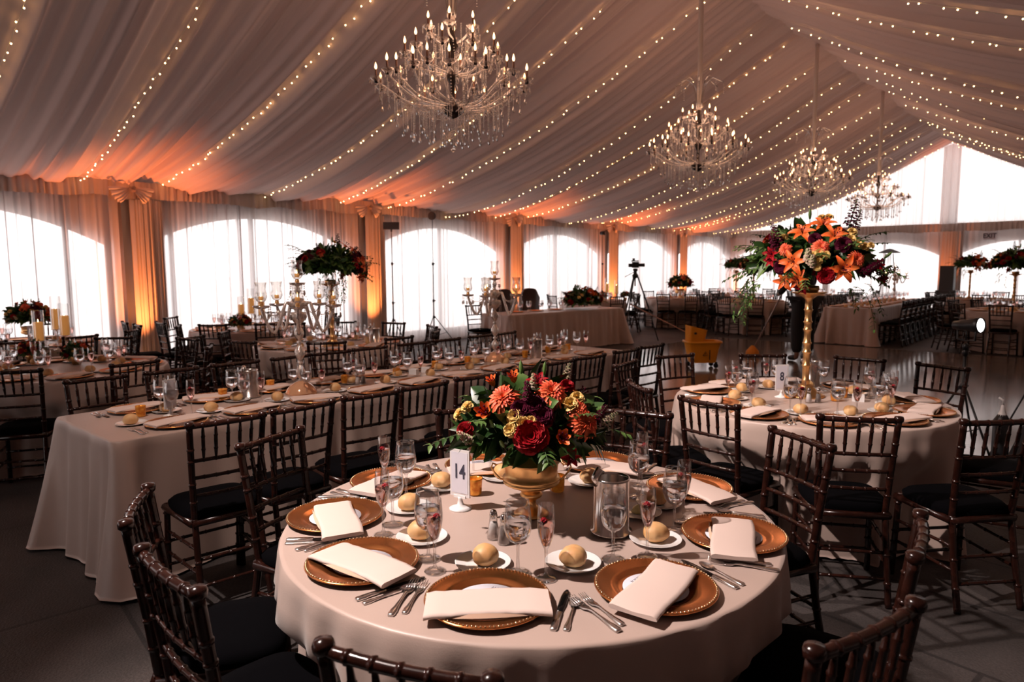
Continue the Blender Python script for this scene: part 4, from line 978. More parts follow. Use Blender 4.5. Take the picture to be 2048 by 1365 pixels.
# ------------------------------------------------------------------ candelabra
pm('crystal_solid', (.86, .74, .66), .08, .55, coat=1.0, trans=.35, bump=.6, bscale=70, spec=1.0)
thin_glass('shade_glass', (1, .98, .96), .14, .95)
def candelabra():
    t = thing('candelabra', 'c', 'candelabra')
    mb = MB(); mb.lathe([(0, 0), (.105, 0), (.108, .006), (.104, .014), (.096, .034), (.072, .060), (.040, .080), (.020, .088), (0, .09)], 32, mod=lambda a, j: 1+.02*sin(10*a)); ob('base', mb.mesh('base', 'crystal_amber'), t)
    def seg(z, r, h): return [(.010, z), (r*.55, z+h*.12), (r, z+h*.4), (r*.95, z+h*.6), (r*.5, z+h*.88), (.010, z+h)]
    prof = [(.014, .085), (.020, .094), (.014, .10)]; z = .10
    for r, h in ((.034, .10), (.018, .03), (.036, .11), (.017, .03), (.033, .10), (.018, .03)): prof += seg(z, r, h); z += h
    mb = MB(); mb.lathe(prof, 20, mod=lambda a, j: 1+.05*sin(8*a+j)); ob('column', mb.mesh('column', 'crystal_solid'), t)
    mb = MB(); mb.lathe([(.008, z-.02), (.03, z-.005), (.058, z+.03), (.055, z+.06), (.05, z+.065), (.02, z+.05), (.03, z+.09), (.048, z+.12), (.040, z+.155), (.012, z+.165), (.012, z+.20)], 20, mod=lambda a, j: 1+.04*sin(9*a)); ob('urn', mb.mesh('urn', 'crystal_solid'), t)
    cup = MB(); cup.lathe([(.006, 0), (.03, .004), (.052, .014), (.058, .022), (.05, .018), (.012, .008)], 16, mod=lambda a, j: 1+.05*sin(8*a))
    for i in range(6):
        a = 2*pi*i/6; 
        for k in range(3): cup.ball((.052*cos(a), .052*sin(a), .008-.012*k), .004, 5, 4)
        cup.lathe([(0, -.028), (.006, -.038), (.0085, -.055), (0, -.072)], 6, X=Matrix.Translation((.052*cos(a), .052*sin(a), 0)), smooth=False)
    CU = cup.mesh('drip_cup', 'crystal_thin2')
    so = MB(); so.lathe([(0, .01), (.012, .012), (.015, .03), (.012, .045), (0, .048)], 12); SO = so.mesh('candle_socket', 'gold')
    sh = MB(); sh.lathe([(.012, .045), (.028, .055), (.040, .080), (.038, .105), (.032, .13), (.036, .165), (.040, .178)], 20); SH = sh.mesh('glass_shade', 'shade_glass')
    ca = MB(); ca.lathe([(0, .084), (.015, .084), (.016, .080), (.015, .06), (0, .058)], 12); CA = ca.mesh('candle', 'wax')
    fl = MB(); fl.lathe([(0, .084), (.004, .090), (.0015, .100), (0, .105)], 6); FM = fl.mesh('flame', 'flame')
    zz = z+.165
    def head(par, p, nm=None):
        q = ob('drip_cup', CU, par, p); 
        for m, n_ in ((SO, 'candle_socket'), (SH, 'glass_shade'), (CA, 'candle'), (FM, 'flame')): ob(n_, m, par, p)
    for i in range(5):
        a = 2*pi*i/5+.25; P = []; rd = []
        for j in range(15):
            s = j/14; r = .02+.225*s; P.append((r*cos(a), r*sin(a), z+.09+.045*sin(pi*min(1, s*1.6))-.16*max(0, sin(pi*max(0, (s-.28)/.72)))*1.0+.005*s)); rd.append(.0095+.0028*(j % 2))
        mb = MB(); mb.tube(P, rd, 8); m = ob('arm', mb.mesh('arm', 'crystal_solid'), t); head(m, P[-1])
    top = ob('finial', (lambda b: (b.lathe([(.012, z+.19), (.022, z+.21), (.012, z+.24), (.018, z+.25)], 14), b.mesh('finial', 'crystal_thin2'))[1])(MB()), t); head(top, (0, 0, z+.245))
    for i in range(5):
        sw = MB(); a = 2*pi*i/5+.25
        for k in range(24):
            s = k/23; r = .03+.21*s; sw.ball((r*cos(a), r*sin(a), z+.23+(.09-.23)*s-.10*sin(pi*s)), .0045, 5, 3)
        ob('bead_chain', sw.mesh('bead_chain', 'crystal_thin2'), t); sw = MB()
        for k in range(18): sw.ball((.16*cos(a+.6), .16*sin(a+.6), z+.04-.014*k), .0042, 5, 3)
        ob('bead_chain', sw.mesh('bead_chain', 'crystal_thin2'), t)
    return t
thin_glass('crystal_thin2', (1, .90, .84), .62, .97, .09); pm('crystal_amber', (.85, .45, .25), .12, .35, spec=.8, coat=.8)
CND = candelabra()
def hurricane(h, r, stem):
    t = thing('hurricane_candle', 'h', 'candle')
    mb = MB(); mb.lathe([(0, 0), (.045, 0), (.046, .004), (.02, .010), (.008, .02), (.008, stem-.01), (.03, stem-.004), (r+.004, stem), (r+.004, stem+.006), (0, stem+.006)], 20); ob('glass_foot', mb.mesh('glass_foot', 'crystal_thin'), t)
    mb = MB(); mb.lathe([(r, stem+.006), (r, stem+h)], 24); ob('glass_cylinder', mb.mesh('glass_cylinder', 'glassware'), t)
    mb = MB(); mb.lathe([(0, stem+.007), (.040, stem+.007), (.041, stem+h*.60), (.036, stem+h*.62), (0, stem+h*.61)], 20); c = ob('pillar_candle', mb.mesh('pillar_candle', 'wax'), t)
    mb = MB(); mb.lathe([(0, stem+h*.615), (.005, stem+h*.65), (.002, stem+h*.69), (0, stem+h*.71)], 6); ob('flame', mb.mesh('flame', 'flame'), c); return t
# ------------------------------------------------------------------ front round table (number 14)
def xy(px, py, z=.7615): return at(px, py, z)[:2]
T14C = [  # rail middle x, y, facing, label
    (-.93, .75, 112, 'dark brown chiavari chair at the bottom edge of the photo, its back to the camera'),
    (-1.66, .63, 88, 'dark brown chiavari chair at the lower left of the front table, nearest the camera'),
    (-2.20, .76, 60, 'dark brown chiavari chair seen edge-on at the left of the front table'),
    (-.96, 2.90, 240, 'reddish-lit chiavari chair between the front table and table 8'),
    (-.36, 2.04, 189, 'dark chiavari chair seen edge-on at the right of the front table'),
    (-.33, 1.44, 163, 'dark brown chiavari chair at the lower right corner of the photo'),
    (-1.75, 2.89, 283, 'dark chiavari chair behind the front table, right of its flowers'),
    (-2.66, 1.46, 16, 'dark brown chiavari chair between the front table and the long table'),
    (-2.42, 2.42, 328, 'dark chiavari chair behind the front table, half hidden left of its flowers')]
for x, y, f, l in T14C: chair(x, y, f, l)
round_table(*T14, 5, 'champagne satin cloth to the floor on the front round table', 'satin tablecloths', [seat_dent(x, y, f) for x, y, f, l in T14C], .05)
one('banquet_table', TBM, 'folding round table under the satin cloth of the front table', 'table', (*T14, 0))
S14 = [  # name, charger, napkin ends, bread plate, goblet, flute (photo pixels on the table plane)
    ('at the place nearest the camera on the front table', (975, 1205), ((850, 1206), (1100, 1199)), (966, 1130), (1036, 1148), (1092, 1159)),
    ('at the near right place of the front table', (1311, 1181), ((1367, 1128), (1256, 1226)), (1146, 1130), (1226, 1121), (1294, 1115)),
    ('at the right-hand place of the front table', (1467, 1075), ((1457, 1030), (1481, 1122)), (1311, 1083), (1348, 1063), (1366, 1046)),
    ('at the far right place of the front table', (1378, 980), ((1344, 955), (1444, 994)), (1317, 1010), (1276, 994), (1283, 972)),
    ('at the place behind the wine chiller on the front table', (1195, 930), ((1152, 925), (1267, 937)), (1177, 967), (1138, 955), (1100, 945)),
    ('at the place hidden behind the flowers of the front table', (965, 935), ((930, 938), (1010, 932)), (1004, 957), (980, 950), (947, 958)),
    ('at the far left place of the front table', (783, 966), ((728, 984), (823, 941)), (884, 976), (813, 994), (770, 982)),
    ('at the left-hand place of the front table', (671, 1037), ((659, 1003), (696, 1073)), (818, 1019), (786, 1051), (767, 1071)),
    ('at the near left place of the front table', (725, 1130), ((645, 1092), (815, 1157)), (844, 1078), (857, 1119), (870, 1144))]
for i, (nm, c, n, b, g, f) in enumerate(S14):
    C = xy(*c); ph = math.degrees(atan2(C[1]-T14[1], C[0]-T14[0]))
    setting(*T14, ph, .66, i+1, nm, 2, dict(charger=C, nap=(xy(*n[0], .79), xy(*n[1], .79)), bread=xy(*b), goblet=xy(*g), flute=xy(*f)))
number_stand('14', (*xy(921, 1018), .7615), YAW-.55, 'white table number stand reading 14 on the front round table')
place(VOTT, (*xy(950, 990), .7615), 0, 'amber glass votive candle behind the number 14 stand', 'amber votive candles')
place(VOTT, (*xy(1115, 984), .7615), 0, 'amber glass votive candle right of the gold bowl on the front table', 'amber votive candles')
place(SALT, (*xy(987, 1078), .7615), 0, 'glass salt shaker on the front round table')
place(PEP, (*xy(1008, 1088), .7615), 0, 'glass pepper shaker on the front round table')
chiller((*xy(1222, 1066), .7615), 'polished steel wine chiller on the front round table', 1.1)
one('bread_plate', BPL, 'small white plate with a butter rosette behind the wine chiller', 'plate', (*xy(1276, 1028), .7615)); 
bt = MB(); bt.lathe([(0, .030), (.008, .026), (.018, .016), (.024, .006), (.020, .001), (0, 0)], 14, mod=lambda a, j: 1+.12*sin(6*a+j)); BUT = bt.mesh('butter', 'butter')
one('butter', BUT, 'yellow butter rosette on the small plate of the front table', 'butter', (*xy(1276, 1028), .7655))

# ------------------------------------------------------------------ table 8
T8C = [(-2.64, 4.96, 337, 'dark chiavari chair left of table 8, in front of the yellow mop bucket'), (-2.13, 3.56, 52, 'dark brown chair seen edge-on left of table 8'),
       (-1.59, 3.36, 82, 'brown chiavari chair at the near left of table 8, empty table edge behind it'), (-.88, 3.46, 120, 'black chiavari chair pushed up to the near side of table 8'),
       (-.38, 3.81, 138, 'dark chiavari chair at the right edge of the photo by table 8'), (-2.12, 5.44, 308, 'dark chiavari chair at the far left of table 8 below the mop'),
       (-1.47, 5.70, 268, 'dark chiavari chair at the far side of table 8, right of the golden stand'), (-.91, 5.64, 250, 'dark chiavari chair at the far right of table 8 by the spotlight stand'),
       (-2.71, 4.33, 8, 'dark chiavari chair left of table 8 beside the long table chairs'), (-.27, 4.75, 188, 'dark chiavari chair at the right side of table 8, mostly in shadow')]
for x, y, f, l in T8C: chair(x, y, f, l)
round_table(*T8, 9, 'champagne satin cloth to the floor on table 8', 'satin tablecloths', [seat_dent(x, y, f) for x, y, f, l in T8C], .05)
one('banquet_table', TBM, 'folding round table under the satin cloth of table 8', 'table', (*T8, 0))
P8 = [(298, 'near side'), (264, 'near left'), (332, 'near right'), (5, 'right-hand'), (38, 'far right'), (85, 'far side'), (124, 'far left'), (158, 'left rear'), (190, 'left-hand'), (230, 'left front')]
for i, (ph, nm) in enumerate(P8): setting(*T8, ph, .645, 20+i, 'at the %s place of table 8' % nm, 1)
place(TS, (TALLC[0], TALLC[1], .7615), 0, 'tall golden flower stand in the middle of table 8')
number_stand('8', (*xy(1562, 795), .7615), YAW+.05, 'white table number stand reading 8')
for k, (px, py, w) in enumerate(((1577, 797, 'left of the golden stand'), (1670, 803, 'right of the golden stand'), (1686, 796, 'behind the right-hand votive'))): place(VOTT, (*xy(px, py), .7615), 0, 'gold glass votive candle on table 8, %s' % w, 'amber votive candles')
place(SALT, (*xy(1617, 806), .7615), 0, 'glass salt shaker in front of the golden stand on table 8'); place(PEP, (*xy(1636, 806), .7615), 0, 'glass pepper shaker in front of the golden stand on table 8')
chiller((*xy(1622, 775), .7615), 'steel wine chiller behind the golden stand on table 8', .4)
sc_ = MB(); sc_.box((0, 0, .022), (.07, .045, .044)); SUG = sc_.mesh('sugar_caddy', 'plastic_white')
one('sugar_caddy', SUG, 'white china sugar caddy on table 8', 'caddy', (*xy(1716, 803), .7615), .3)

# ------------------------------------------------------------------ long table beside the windows
LX0, LX1, LY0, LY1 = -4.66, -3.73, 1.19, 6.08
rc = Rect((LX0+LX1)/2, (LY0+LY1)/2, LX1-LX0, LY1-LY0)
FC = [1.50, 1.91, 2.34, 2.74, 3.20, 3.66, 4.11, 4.49, 5.03, 5.46]; BC = [1.52, 2.0, 2.47, 2.94, 3.32, 3.72, 4.23, 4.65, 5.15, 5.53]
rj = random.Random(8)
for i, y in enumerate(FC): chair(-3.14, y, 176+rj.uniform(-4, 4), 'dark chiavari chair, near side of the long table, %s from left' % ORD[i], 'chairs along the long table')
for i, y in enumerate(BC): chair(-4.99, y, rj.uniform(-5, 5), 'dark chiavari chair, window side of the long table, %s from left' % ORD[i], 'chairs along the long table')
cloth('tablecloth', rc, 14, 'champagne satin cloth with puddled corners on the long table', 0, 0, [(-4.66, y, .17, .19) for y in BC], .022, 'satin tablecloths', rc.corner(.075, .20), flare=.035)
tb = MB(); tb.box((0, 0, .74), (.86, 4.8, .03))
for sx in (-1, 1):
    for k in (-2.2, -.3, .3, 2.2): tb.box((.3*sx, k, .365), (.03, .03, .72))
LT = tb.mesh('banquet_table', 'plastic_white'); one('banquet_table', LT, 'long folding tables under the satin cloth', 'table', ((LX0+LX1)/2, (LY0+LY1)/2, 0))
for i in range(10):
    y = 1.58+.445*i
    for side, ph in (('near', 0), ('window', 180)):
        cx = (LX0+LX1)/2; s = 1 if side == 'near' else -1
        ov = dict(charger=(cx+s*.285, y), bread=(cx+s*.10, y-.17 if s > 0 else y+.10), goblet=(cx+s*.08, y+.06), flute=(cx+s*.13, y+.15))
        nl = (cx+s*.285, y)
        ov['nap'] = ((nl[0]+.02, nl[1]-.14), (nl[0]-.02, nl[1]+.14)) if (i+s) % 3 else ((nl[0]-.05, nl[1]-.13), (nl[0]+.05, nl[1]+.13))
        setting(0, 0, ph, 0, 100+i*2+(s > 0), '%s from left, %s side of the long table' % (ORD[i], side), 1, ov)
CZ = .7615
place(CND, (-4.215, 2.55, CZ), .45, 'crystal candelabra with glass shades, nearer one on the long table', 'crystal candelabra'); place(CND, (-4.30, 4.62, CZ), 1.1, 'crystal candelabra with glass shades, farther one on the long table', 'crystal candelabra')
vn = 0
for px, py, w in ((282, 834, 'first from the left end'), (446, 798, 'near the first steel chiller'), (541, 779, 'left of the near candelabra'), (690, 768, 'right of the near candelabra'), (793, 753, 'by the middle of the table'), (870, 738, 'before the far candelabra'), (935, 728, 'just left of the far candelabra'), (1050, 716, 'just right of the far candelabra'), (1096, 706, 'by the far steel chiller'), (1136, 701, 'at the far end')):
    place(VOTT, (*xy(px, py), CZ), 0, 'amber glass votive candle on the long table, %s' % w, 'amber votive candles')
chiller((*xy(500, 795), CZ), 'steel wine chiller on the long table left of the near candelabra', 2); chiller((*xy(1072, 718), CZ), 'steel wine chiller at the far part of the long table', 2)
place(SALT, (*xy(715, 770), CZ), 0, 'glass salt shaker on the long table right of the near candelabra'); place(PEP, (*xy(727, 768), CZ), 0, 'glass pepper shaker on the long table right of the near candelabra')
one('sugar_caddy', SUG, 'white china sugar caddy in the middle of the long table', 'caddy', (*xy(828, 749), CZ), .3); one('sugar_caddy', SUG, 'second white china caddy beside the first on the long table', 'caddy', (*xy(852, 745), CZ), .6)
number_stand('', (*xy(342, 832), CZ), 1.9, 'narrow white table number stand at the left end of the long table')

# ------------------------------------------------------------------ other tables
def ring(cx, cy_, chairs, nm, seed, far=False, n=10, detail=0, skip=(), extra=None, fold=.045, phi0=0, glasses=True):
    D = []
    def rel(px, py):   # angle round the table, 0 towards the camera
        return math.degrees((atan2(py-cy_, px-cx)-atan2(-cy_, -cx)) % (2*pi))
    order = sorted(range(len(chairs)), key=lambda k: (rel(chairs[k][0], chairs[k][1])+15) % 360)
    for q, k in enumerate(order):
        kx, ky, f = chairs[k]; chair(kx, ky, f, 'dark chair, %s counter-clockwise from the nearest, round %s' % (ORD[q], nm), 'chairs around %s' % nm, far); D.append(seat_dent(kx, ky, f))
    round_table(cx, cy_, seed, 'champagne satin cloth on %s' % nm, 'satin tablecloths', D, fold)
    one('banquet_table', TBM, 'folding round table under the cloth of %s' % nm, 'table', (cx, cy_, 0))
    for k in range(n):
        a_ = math.degrees(atan2(-cy_, -cx))+phi0*.5+360*k/n; setting(cx, cy_, a_, .64, seed*17+k, 'at the %s place of %s' % (PN[k], nm), detail)
PN = ['nearest', 'near right', 'right front', 'right', 'right rear', 'farthest', 'left rear', 'left', 'left front', 'near left']
def auto(cx, cy_, n, seed, ph=0, r=1.2):
    q = random.Random(seed); O = []
    for k in range(n):
        a = ph+360*k/n+q.uniform(-5, 5); rr = r+q.uniform(-.04, .06); O.append((cx+rr*cos(R(a)), cy_+rr*sin(R(a)), a+180+q.uniform(-8, 8)))
    return O
def face(x, y, cx, cy_): return (x, y, math.degrees(atan2(cy_-y, cx-x)))
A = (-6.90, 1.84); nA = 'the left edge candle table'
ring(*A, [face(-5.60, 1.98, *A), face(-5.83, 1.25, *A)]+[face(A[0]+1.2*cos(R(q)), A[1]+1.2*sin(R(q)), *A) for q in (58, 100, 142, 180, 215, 255, 290)], nA, 41, phi0=10)
C = (-6.75, 4.47); nC = 'the round table behind the near candelabra'
ring(*C, [face(x, y, *C) for x, y in ((-5.70, 3.74), (-5.50, 4.47), (-6.26, 5.60), (-5.75, 5.20), (-7.05, 5.64), (-7.55, 3.62), (-6.42, 3.26), (-7.95, 4.7), (-7.7, 5.3))], nC, 43, phi0=20)
Dc = (-9.45, 4.95); nD = 'the window table with pillar candles'
ring(*Dc, [face(x, y, *Dc) for x, y in ((-8.62, 3.99), (-8.22, 4.55), (-9.55, 3.72), (-10.4, 4.2), (-8.5, 5.75), (-9.3, 6.2), (-10.3, 5.8))], nD, 47, phi0=0)
for x, y, f, w in ((-8.75, 3.62, 60, 'middle one'), (-7.22, 3.12, 25, 'nearest the long table'), (-9.95, 3.42, 80, 'closest to the window')): chair(x, y, f, 'loose dark chair between the left wall tables, %s' % w, 'loose chairs by the left wall')
B = (-9.50, 2.15); nB = 'the number 22 table'
ring(*B, [face(x, y, *B) for x, y in ((-9.35, 3.36), (-8.65, 3.05), (-8.27, 2.4), (-8.40, 1.6), (-10.55, 2.75), (-10.6, 1.7), (-9.2, .95))], nB, 53, phi0=5)
# centrepieces
def flowers(src, loc, rot, s, lab, grp=None): return clone(src, loc, rot, lab, grp, s)
place(TS, (-6.50, 4.34, .7615), .4, 'tall gold flower stand on the round table behind the near candelabra')
flowers(TALL, (-6.50, 4.34, .76+.86), 2.0, .95, 'tall dark dome of red flowers behind the near candelabra')
chiller((-6.28, 4.75, .7615), 'steel wine chiller on the round table behind the near candelabra', 1)
one('pedestal_bowl', join('pedestal_bowl', [(c.data, 0) for c in PB.children], ['gold']), 'small bowl under the flowers of the number 22 table', 'bowl', (-9.62, 2.28, .7615))
PBF = bpy.data.meshes['pedestal_bowl']
flowers(LOW, (-9.62, 2.28, .76+.285), 1.0, .95, 'dark round flower arrangement on the number 22 table')
number_stand('22', (-9.42, 2.24, .7615), YAW+.5, 'white table number stand reading 22 at the left window table')
HC = [hurricane(.30, .050, .17), hurricane(.36, .052, .22), hurricane(.33, .052, .19)]
for h in HC: KIDS[h.name] = list(h.children); [KIDS.setdefault(c.name, list(c.children)) for c in h.children]
for k, (px, py, zz, l) in enumerate(((79, 683, .93, 'left and shortest of the three glass pillar candles on the left edge table'), (114, 660, .98, 'tallest of the three glass pillar candles on the left edge table'), (131, 672, .95, 'right of the three glass pillar candles on the left edge table'))):
    x, y, _ = at(px, py, zz); place(HC[k], (x, y, .7615), 0, l, 'glass pillar candles')
for k, (px, py, s, l) in enumerate(((62, 705, .5, 'left'), (152, 708, .5, 'right'))):
    x, y, _ = at(px, py, .86); flowers(LOW, (x, y, .86), k*2.0, s, 'small cluster of red flowers beside the pillar candles, %s one' % l)
    one('flower_cup', mk(lambda m: m.lathe([(0, 0), (.035, 0), (.045, .06), (.05, .09), (.046, .09), (0, .03)], 16), 'flower_cup', 'gold'), 'small gold cup under the %s red flower cluster by the pillar candles' % l, 'cup', (x, y, .7615))
for k, (px, py, zz, l) in enumerate(((514, 622, .98, 'left'), (531, 604, 1.04, 'middle'), (543, 612, 1.0, 'right'))):
    x, y, _ = at(px, py, zz); x, y = -9.35+.1*k, 4.75+.1*k; place(HC[k], (x, y, .7615), 0, '%s glass pillar candle on the window table behind the near candelabra' % l, 'glass pillar candles')
flowers(LOW, (-9.2, 4.65, .86), 1.0, .6, 'red flower cluster at the foot of the candles on the window table')
one('flower_cup', bpy.data.meshes['flower_cup'], 'small gold cup under the flowers of the window table', 'cup', (-9.2, 4.65, .7615))

# head table
hr = R(83); HT = (-8.42, 10.85)
rh = Rect(HT[0], HT[1], 3.2, .80, hr)
cloth('tablecloth', rh, 33, 'dusty rose satin cloth on the head table by the window', 0, 0, (), .03, 'satin tablecloths', rh.corner(.10, .18), flare=.03)
tb = MB(); tb.box((0, 0, .74), (3.1, .72, .03))
for sx in (-1, 1):
    for k in (-.3, .3): tb.box((1.4*sx, k, .365), (.03, .03, .72))
one('banquet_table', tb.mesh('banquet_table', 'plastic_white'), 'folding table under the cloth of the head table', 'table', (*HT, 0), hr)
def hp(u, v, z=.7615): return (HT[0]+u*cos(hr)-v*sin(hr), HT[1]+u*sin(hr)+v*cos(hr), z)
def f_king(mb):
    out = []
    for i in range(25):
        s = i/24*2-1; x = .27*s; z = 1.18-.10*abs(s)**2.2-(.10*smooth(.55, 1, abs(s))); out.append((x, z))
    n = len(out); V = []
    for y in (-.04, .04): V += [(x, y, z) for x, z in out]+[(x*.92, y, .45) for x, z in out]
    F = [(i, i+1, n+i+1, n+i) for i in range(n-1)]+[(2*n+i+1, 2*n+i, 3*n+i, 3*n+i+1) for i in range(n-1)]+[(i+1, i, 2*n+i, 2*n+i+1) for i in range(n-1)]
    F += [(0, n, 3*n, 2*n), (n-1, 2*n+n-1, 3*n+n-1, 2*n-1)]; mb.add(V, F)
KB = mk(f_king, 'backrest', 'leather')
ks = MB(); ks.grid(20, 4, lambda i, j: ((.27*[0, .9, 1, 1][round(j*3)])*max(-1, min(1, 1.3*cos(2*pi*i))), .27+(.26*[0, .9, 1, 1][round(j*3)])*max(-1, min(1, 1.3*sin(2*pi*i))), [.50, .495, .47, .36][round(j*3)]), cu=True); KS = ks.mesh('seat', 'leather')
for k, u in enumerate((-.55, .18)):
    t = thing('throne_chair', 'dark leather chair with a high curved back behind the head table, %s one' % ('left' if k == 0 else 'right'), 'chair', hp(u, .98, 0), hr+pi, 'dark chairs behind the head table')
    ob('backrest', KB, t); ob('seat', KS, t)
    for sx in (-.22, .22):
        for sy in (.03, .48): lg = MB(); lg.tube([(sx, sy, 0), (sx, sy, .4)], [.014, .022], 8); ob('leg', lg.mesh('leg', 'mahogany'), t)
for k, u in enumerate((-1.0, -.78, -.45, -.22, .1)):
    if k % 2 == 0: one('charger_plate', CHG, 'copper charger plate on the head table, %s from left' % ORD[k//2], 'charger plate', hp(u, .12), 0, 'charger plates on the head table')
    one('water_goblet', GOBF, 'stemmed water goblet on the head table, %s from left' % ORD[k], 'glass', hp(u, -.02), 0, 'water goblets on the head table')
    one('champagne_flute', FLUF, 'champagne flute on the head table, %s from left' % ORD[k], 'glass', hp(u+.09, .02), 0, 'champagne flutes on the head table')
for k, u in enumerate((1.15, 1.3, 1.42)): one('water_goblet', GOBF, 'stemmed goblet at the far end of the head table, %s from left' % ORD[k], 'glass', hp(u, .1*k-.1), 0, 'goblets at the far end of the head table')
flowers(LOW, hp(.62, -.12, .92), 1.2, (1.35, 1.9, 1.35), 'long spray of red flowers and dark leaves along the front of the head table')
chair(*hp(-1.75, .45, 0)[:2], -10, 'dark chiavari chair at the left end of the head table')

# far tables beyond the dance floor
G = (-9.0, 16.9); H = (-6.75, 16.5); G2 = (-8.7, 20.0); R1 = (-2.6, 20.6); R2 = (-1.45, 15.85); F_ = (-10.0, 14.4); K1 = (-6.1, 20.6); K2 = (.9, 18.6)
fa = [(G, 'the far gold bowl table', 9), (H, 'the far table behind the mop', 10), (G2, 'the far left corner table', 9),
      (R1, 'the far table below the EXIT sign', 9), (R2, 'the table under the largest dark flowers', 10), (F_, 'the candle table behind the head table', 8), (K1, 'the table behind the big flowers', 8), (K2, 'the far right edge table', 8)]
for k, (c, nm, n) in enumerate(fa): ring(*c, auto(*c, n, 200+k, k*13), nm, 61+k, True, phi0=k*7)
FX0, FX1, FY0, FY1 = -4.62, -3.68, 15.05, 20.0
rf = Rect((FX0+FX1)/2, (FY0+FY1)/2, FX1-FX0, FY1-FY0)
cloth('tablecloth', rf, 81, 'dusty rose satin cloth on the far long table beyond the dance floor', 0, 0, (), .025, 'satin tablecloths', rf.corner(.10, .2), flare=.03)
one('banquet_table', LT, 'long folding tables under the far satin cloth', 'table', ((FX0+FX1)/2, (FY0+FY1)/2, 0))
for i in range(10):
    y = FY0+.35+.46*i
    for s in (1, -1):
        cx = (FX0+FX1)/2; setting(0, 0, 0 if s > 0 else 180, 0, 500+i*2+(s > 0), '%s from the near end, %s side of the far long table' % (ORD[i], 'right' if s > 0 else 'left'), 0, dict(charger=(cx+s*.29, y), bread=(cx+s*.1, y-.15), goblet=(cx+s*.08, y+.05), flute=(cx+s*.13, y+.14), nap=((cx+s*.29, y-.14), (cx+s*.29, y+.14))))
        chair((FX1+.50) if s > 0 else (FX0-.50), y, 180 if s > 0 else 0, 'dark chair on the %s side of the far long table, %s from the near end' % ('right' if s > 0 else 'left', ORD[i]), 'chairs along the %s side of the far long table' % ('right' if s > 0 else 'left'), True)
TSF = join('flower_stand', [(c.data, 0) for c in TS.children], ['gold'])
def tallset(x, y, lab, rot, s=1.0):
    one('flower_stand', TSF, 'gold stand under the ' + lab, 'flower stand', (x, y, .7615), rot); flowers(TALL, (x, y, .76+.86), rot, s, lab)
tallset(-8.55, 19.7, 'tall red flower dome near the windows, right of the video camera', 1.0, .9)
tallset(-6.80, 16.7, 'tall dark red flower dome left of the mopping person', 2.2, .95)
tallset(R1[0]-.2, R1[1]-.3, 'tall red flower dome at the right, under the EXIT sign curtain', .5, .9)
tallset(R2[0]-.02, R2[1]-.1, 'largest tall dark flower dome at the far right', 1.7, 1.08)
one('pedestal_bowl', PBF, 'gold pedestal bowl on the far table left of the mop bucket', 'bowl', (G[0]+.1, G[1], .7615), 0, scale=1.3); flowers(LOW, (G[0]+.1, G[1], .76+.37), .8, 1.25, 'low dome of red flowers in a gold bowl on a far table')
for k in range(2):
    place(HC[1+k], (F_[0]+.45+.14*k, F_[1]-.05+.22*k, .7615), 0, '%s glass pillar candle on the table behind the head table' % ('left' if k == 0 else 'right'), 'glass pillar candles')
    flowers(LOW, (F_[0]+.36+.34*k, F_[1]-.1+.5*k, .9), k, .5, 'small red flower cluster behind the head table, %s one' % ('left' if k == 0 else 'right')); one('flower_cup', bpy.data.meshes['flower_cup'], 'small gold cup under the %s flower cluster behind the head table' % ('left' if k == 0 else 'right'), 'cup', (F_[0]+.36+.34*k, F_[1]-.1+.5*k, .7615))
place(CND, (-4.1, 18.6, CZ), 0, 'crystal candelabra on the far long table', 'crystal candelabra')
place(HC[0], (-.75, 15.9, .7615), 0, 'glass pillar candle at the right edge on the dark flowers table', 'glass pillar candles')
one('serving_cart', mk(lambda m: (m.box((0, 0, .45), (.5, .5, .9)), m.box((0, 0, 1.25), (.35, .35, .7))), 'loudspeaker', 'speaker_grey'), 'grey loudspeaker on its stand by the centre drape of the end wall', 'loudspeaker', (-3.75, 23.2, 0)).name = 'loudspeaker'

# ------------------------------------------------------------------ equipment
def stand(loc, h, lab, head, spread=.42, rot=0):
    t = thing('light_stand', lab, 'stand', loc, rot)
    mb = MB(); mb.tube([(0, 0, .10), (0, 0, .95)], .014, 8); mb.tube([(0, 0, .95), (0, 0, 1.7 if h > 2 else h*.8)], .011, 8); mb.tube([(0, 0, 1.0), (0, 0, h)], .007, 8); ob('pole', mb.mesh('pole', 'black'), t)
    for z in (.62, .95, min(1.7, h*.8)): mb = MB(); mb.lathe([(0, z-.03), (.022, z-.03), (.024, z+.02), (0, z+.03)], 10); mb.tube([(.02, 0, z), (.05, 0, z)], .007, 6); ob('collar', mb.mesh('collar', 'black'), t)
    for k in range(3):
        a = 2*pi*k/3+.5; mb = MB(); mb.tube([(.02*cos(a), .02*sin(a), .62), (spread*cos(a), spread*sin(a), .012)], .009, 7); mb.tube([(.0, 0, .22), (spread*.55*cos(a), spread*.55*sin(a), .30)], .005, 6); ob('leg', mb.mesh('leg', 'black'), t)
    head(t, h); return t
def head_panel(t, h): mb = MB(); mb.box((0, 0, h+.06), (.30, .06, .14)); mb.tube([(0, 0, h-.05), (0, 0, h)], .018, 8); ob('light_panel', mb.mesh('light_panel', 'speaker_grey'), t)
def head_round(t, h):
    mb = MB(); mb.lathe([(0, -.03), (.07, -.03), (.085, .0), (.085, .03), (.07, .04), (.0, .035)], 20, X=Matrix.Translation((0, 0, h+.08)) @ Matrix.Rotation(pi/2, 4, 'X')); ob('lamp_head', mb.mesh('lamp_head', 'speaker_grey'), t)
def head_black(t, h): mb = MB(); mb.lathe([(0, -.08), (.05, -.08), (.06, .04), (0, .05)], 14, X=Matrix.Translation((.02, 0, h+.03)) @ Matrix.Rotation(pi/2, 4, 'Y')); ob('lamp_head', mb.mesh('lamp_head', 'black'), t)
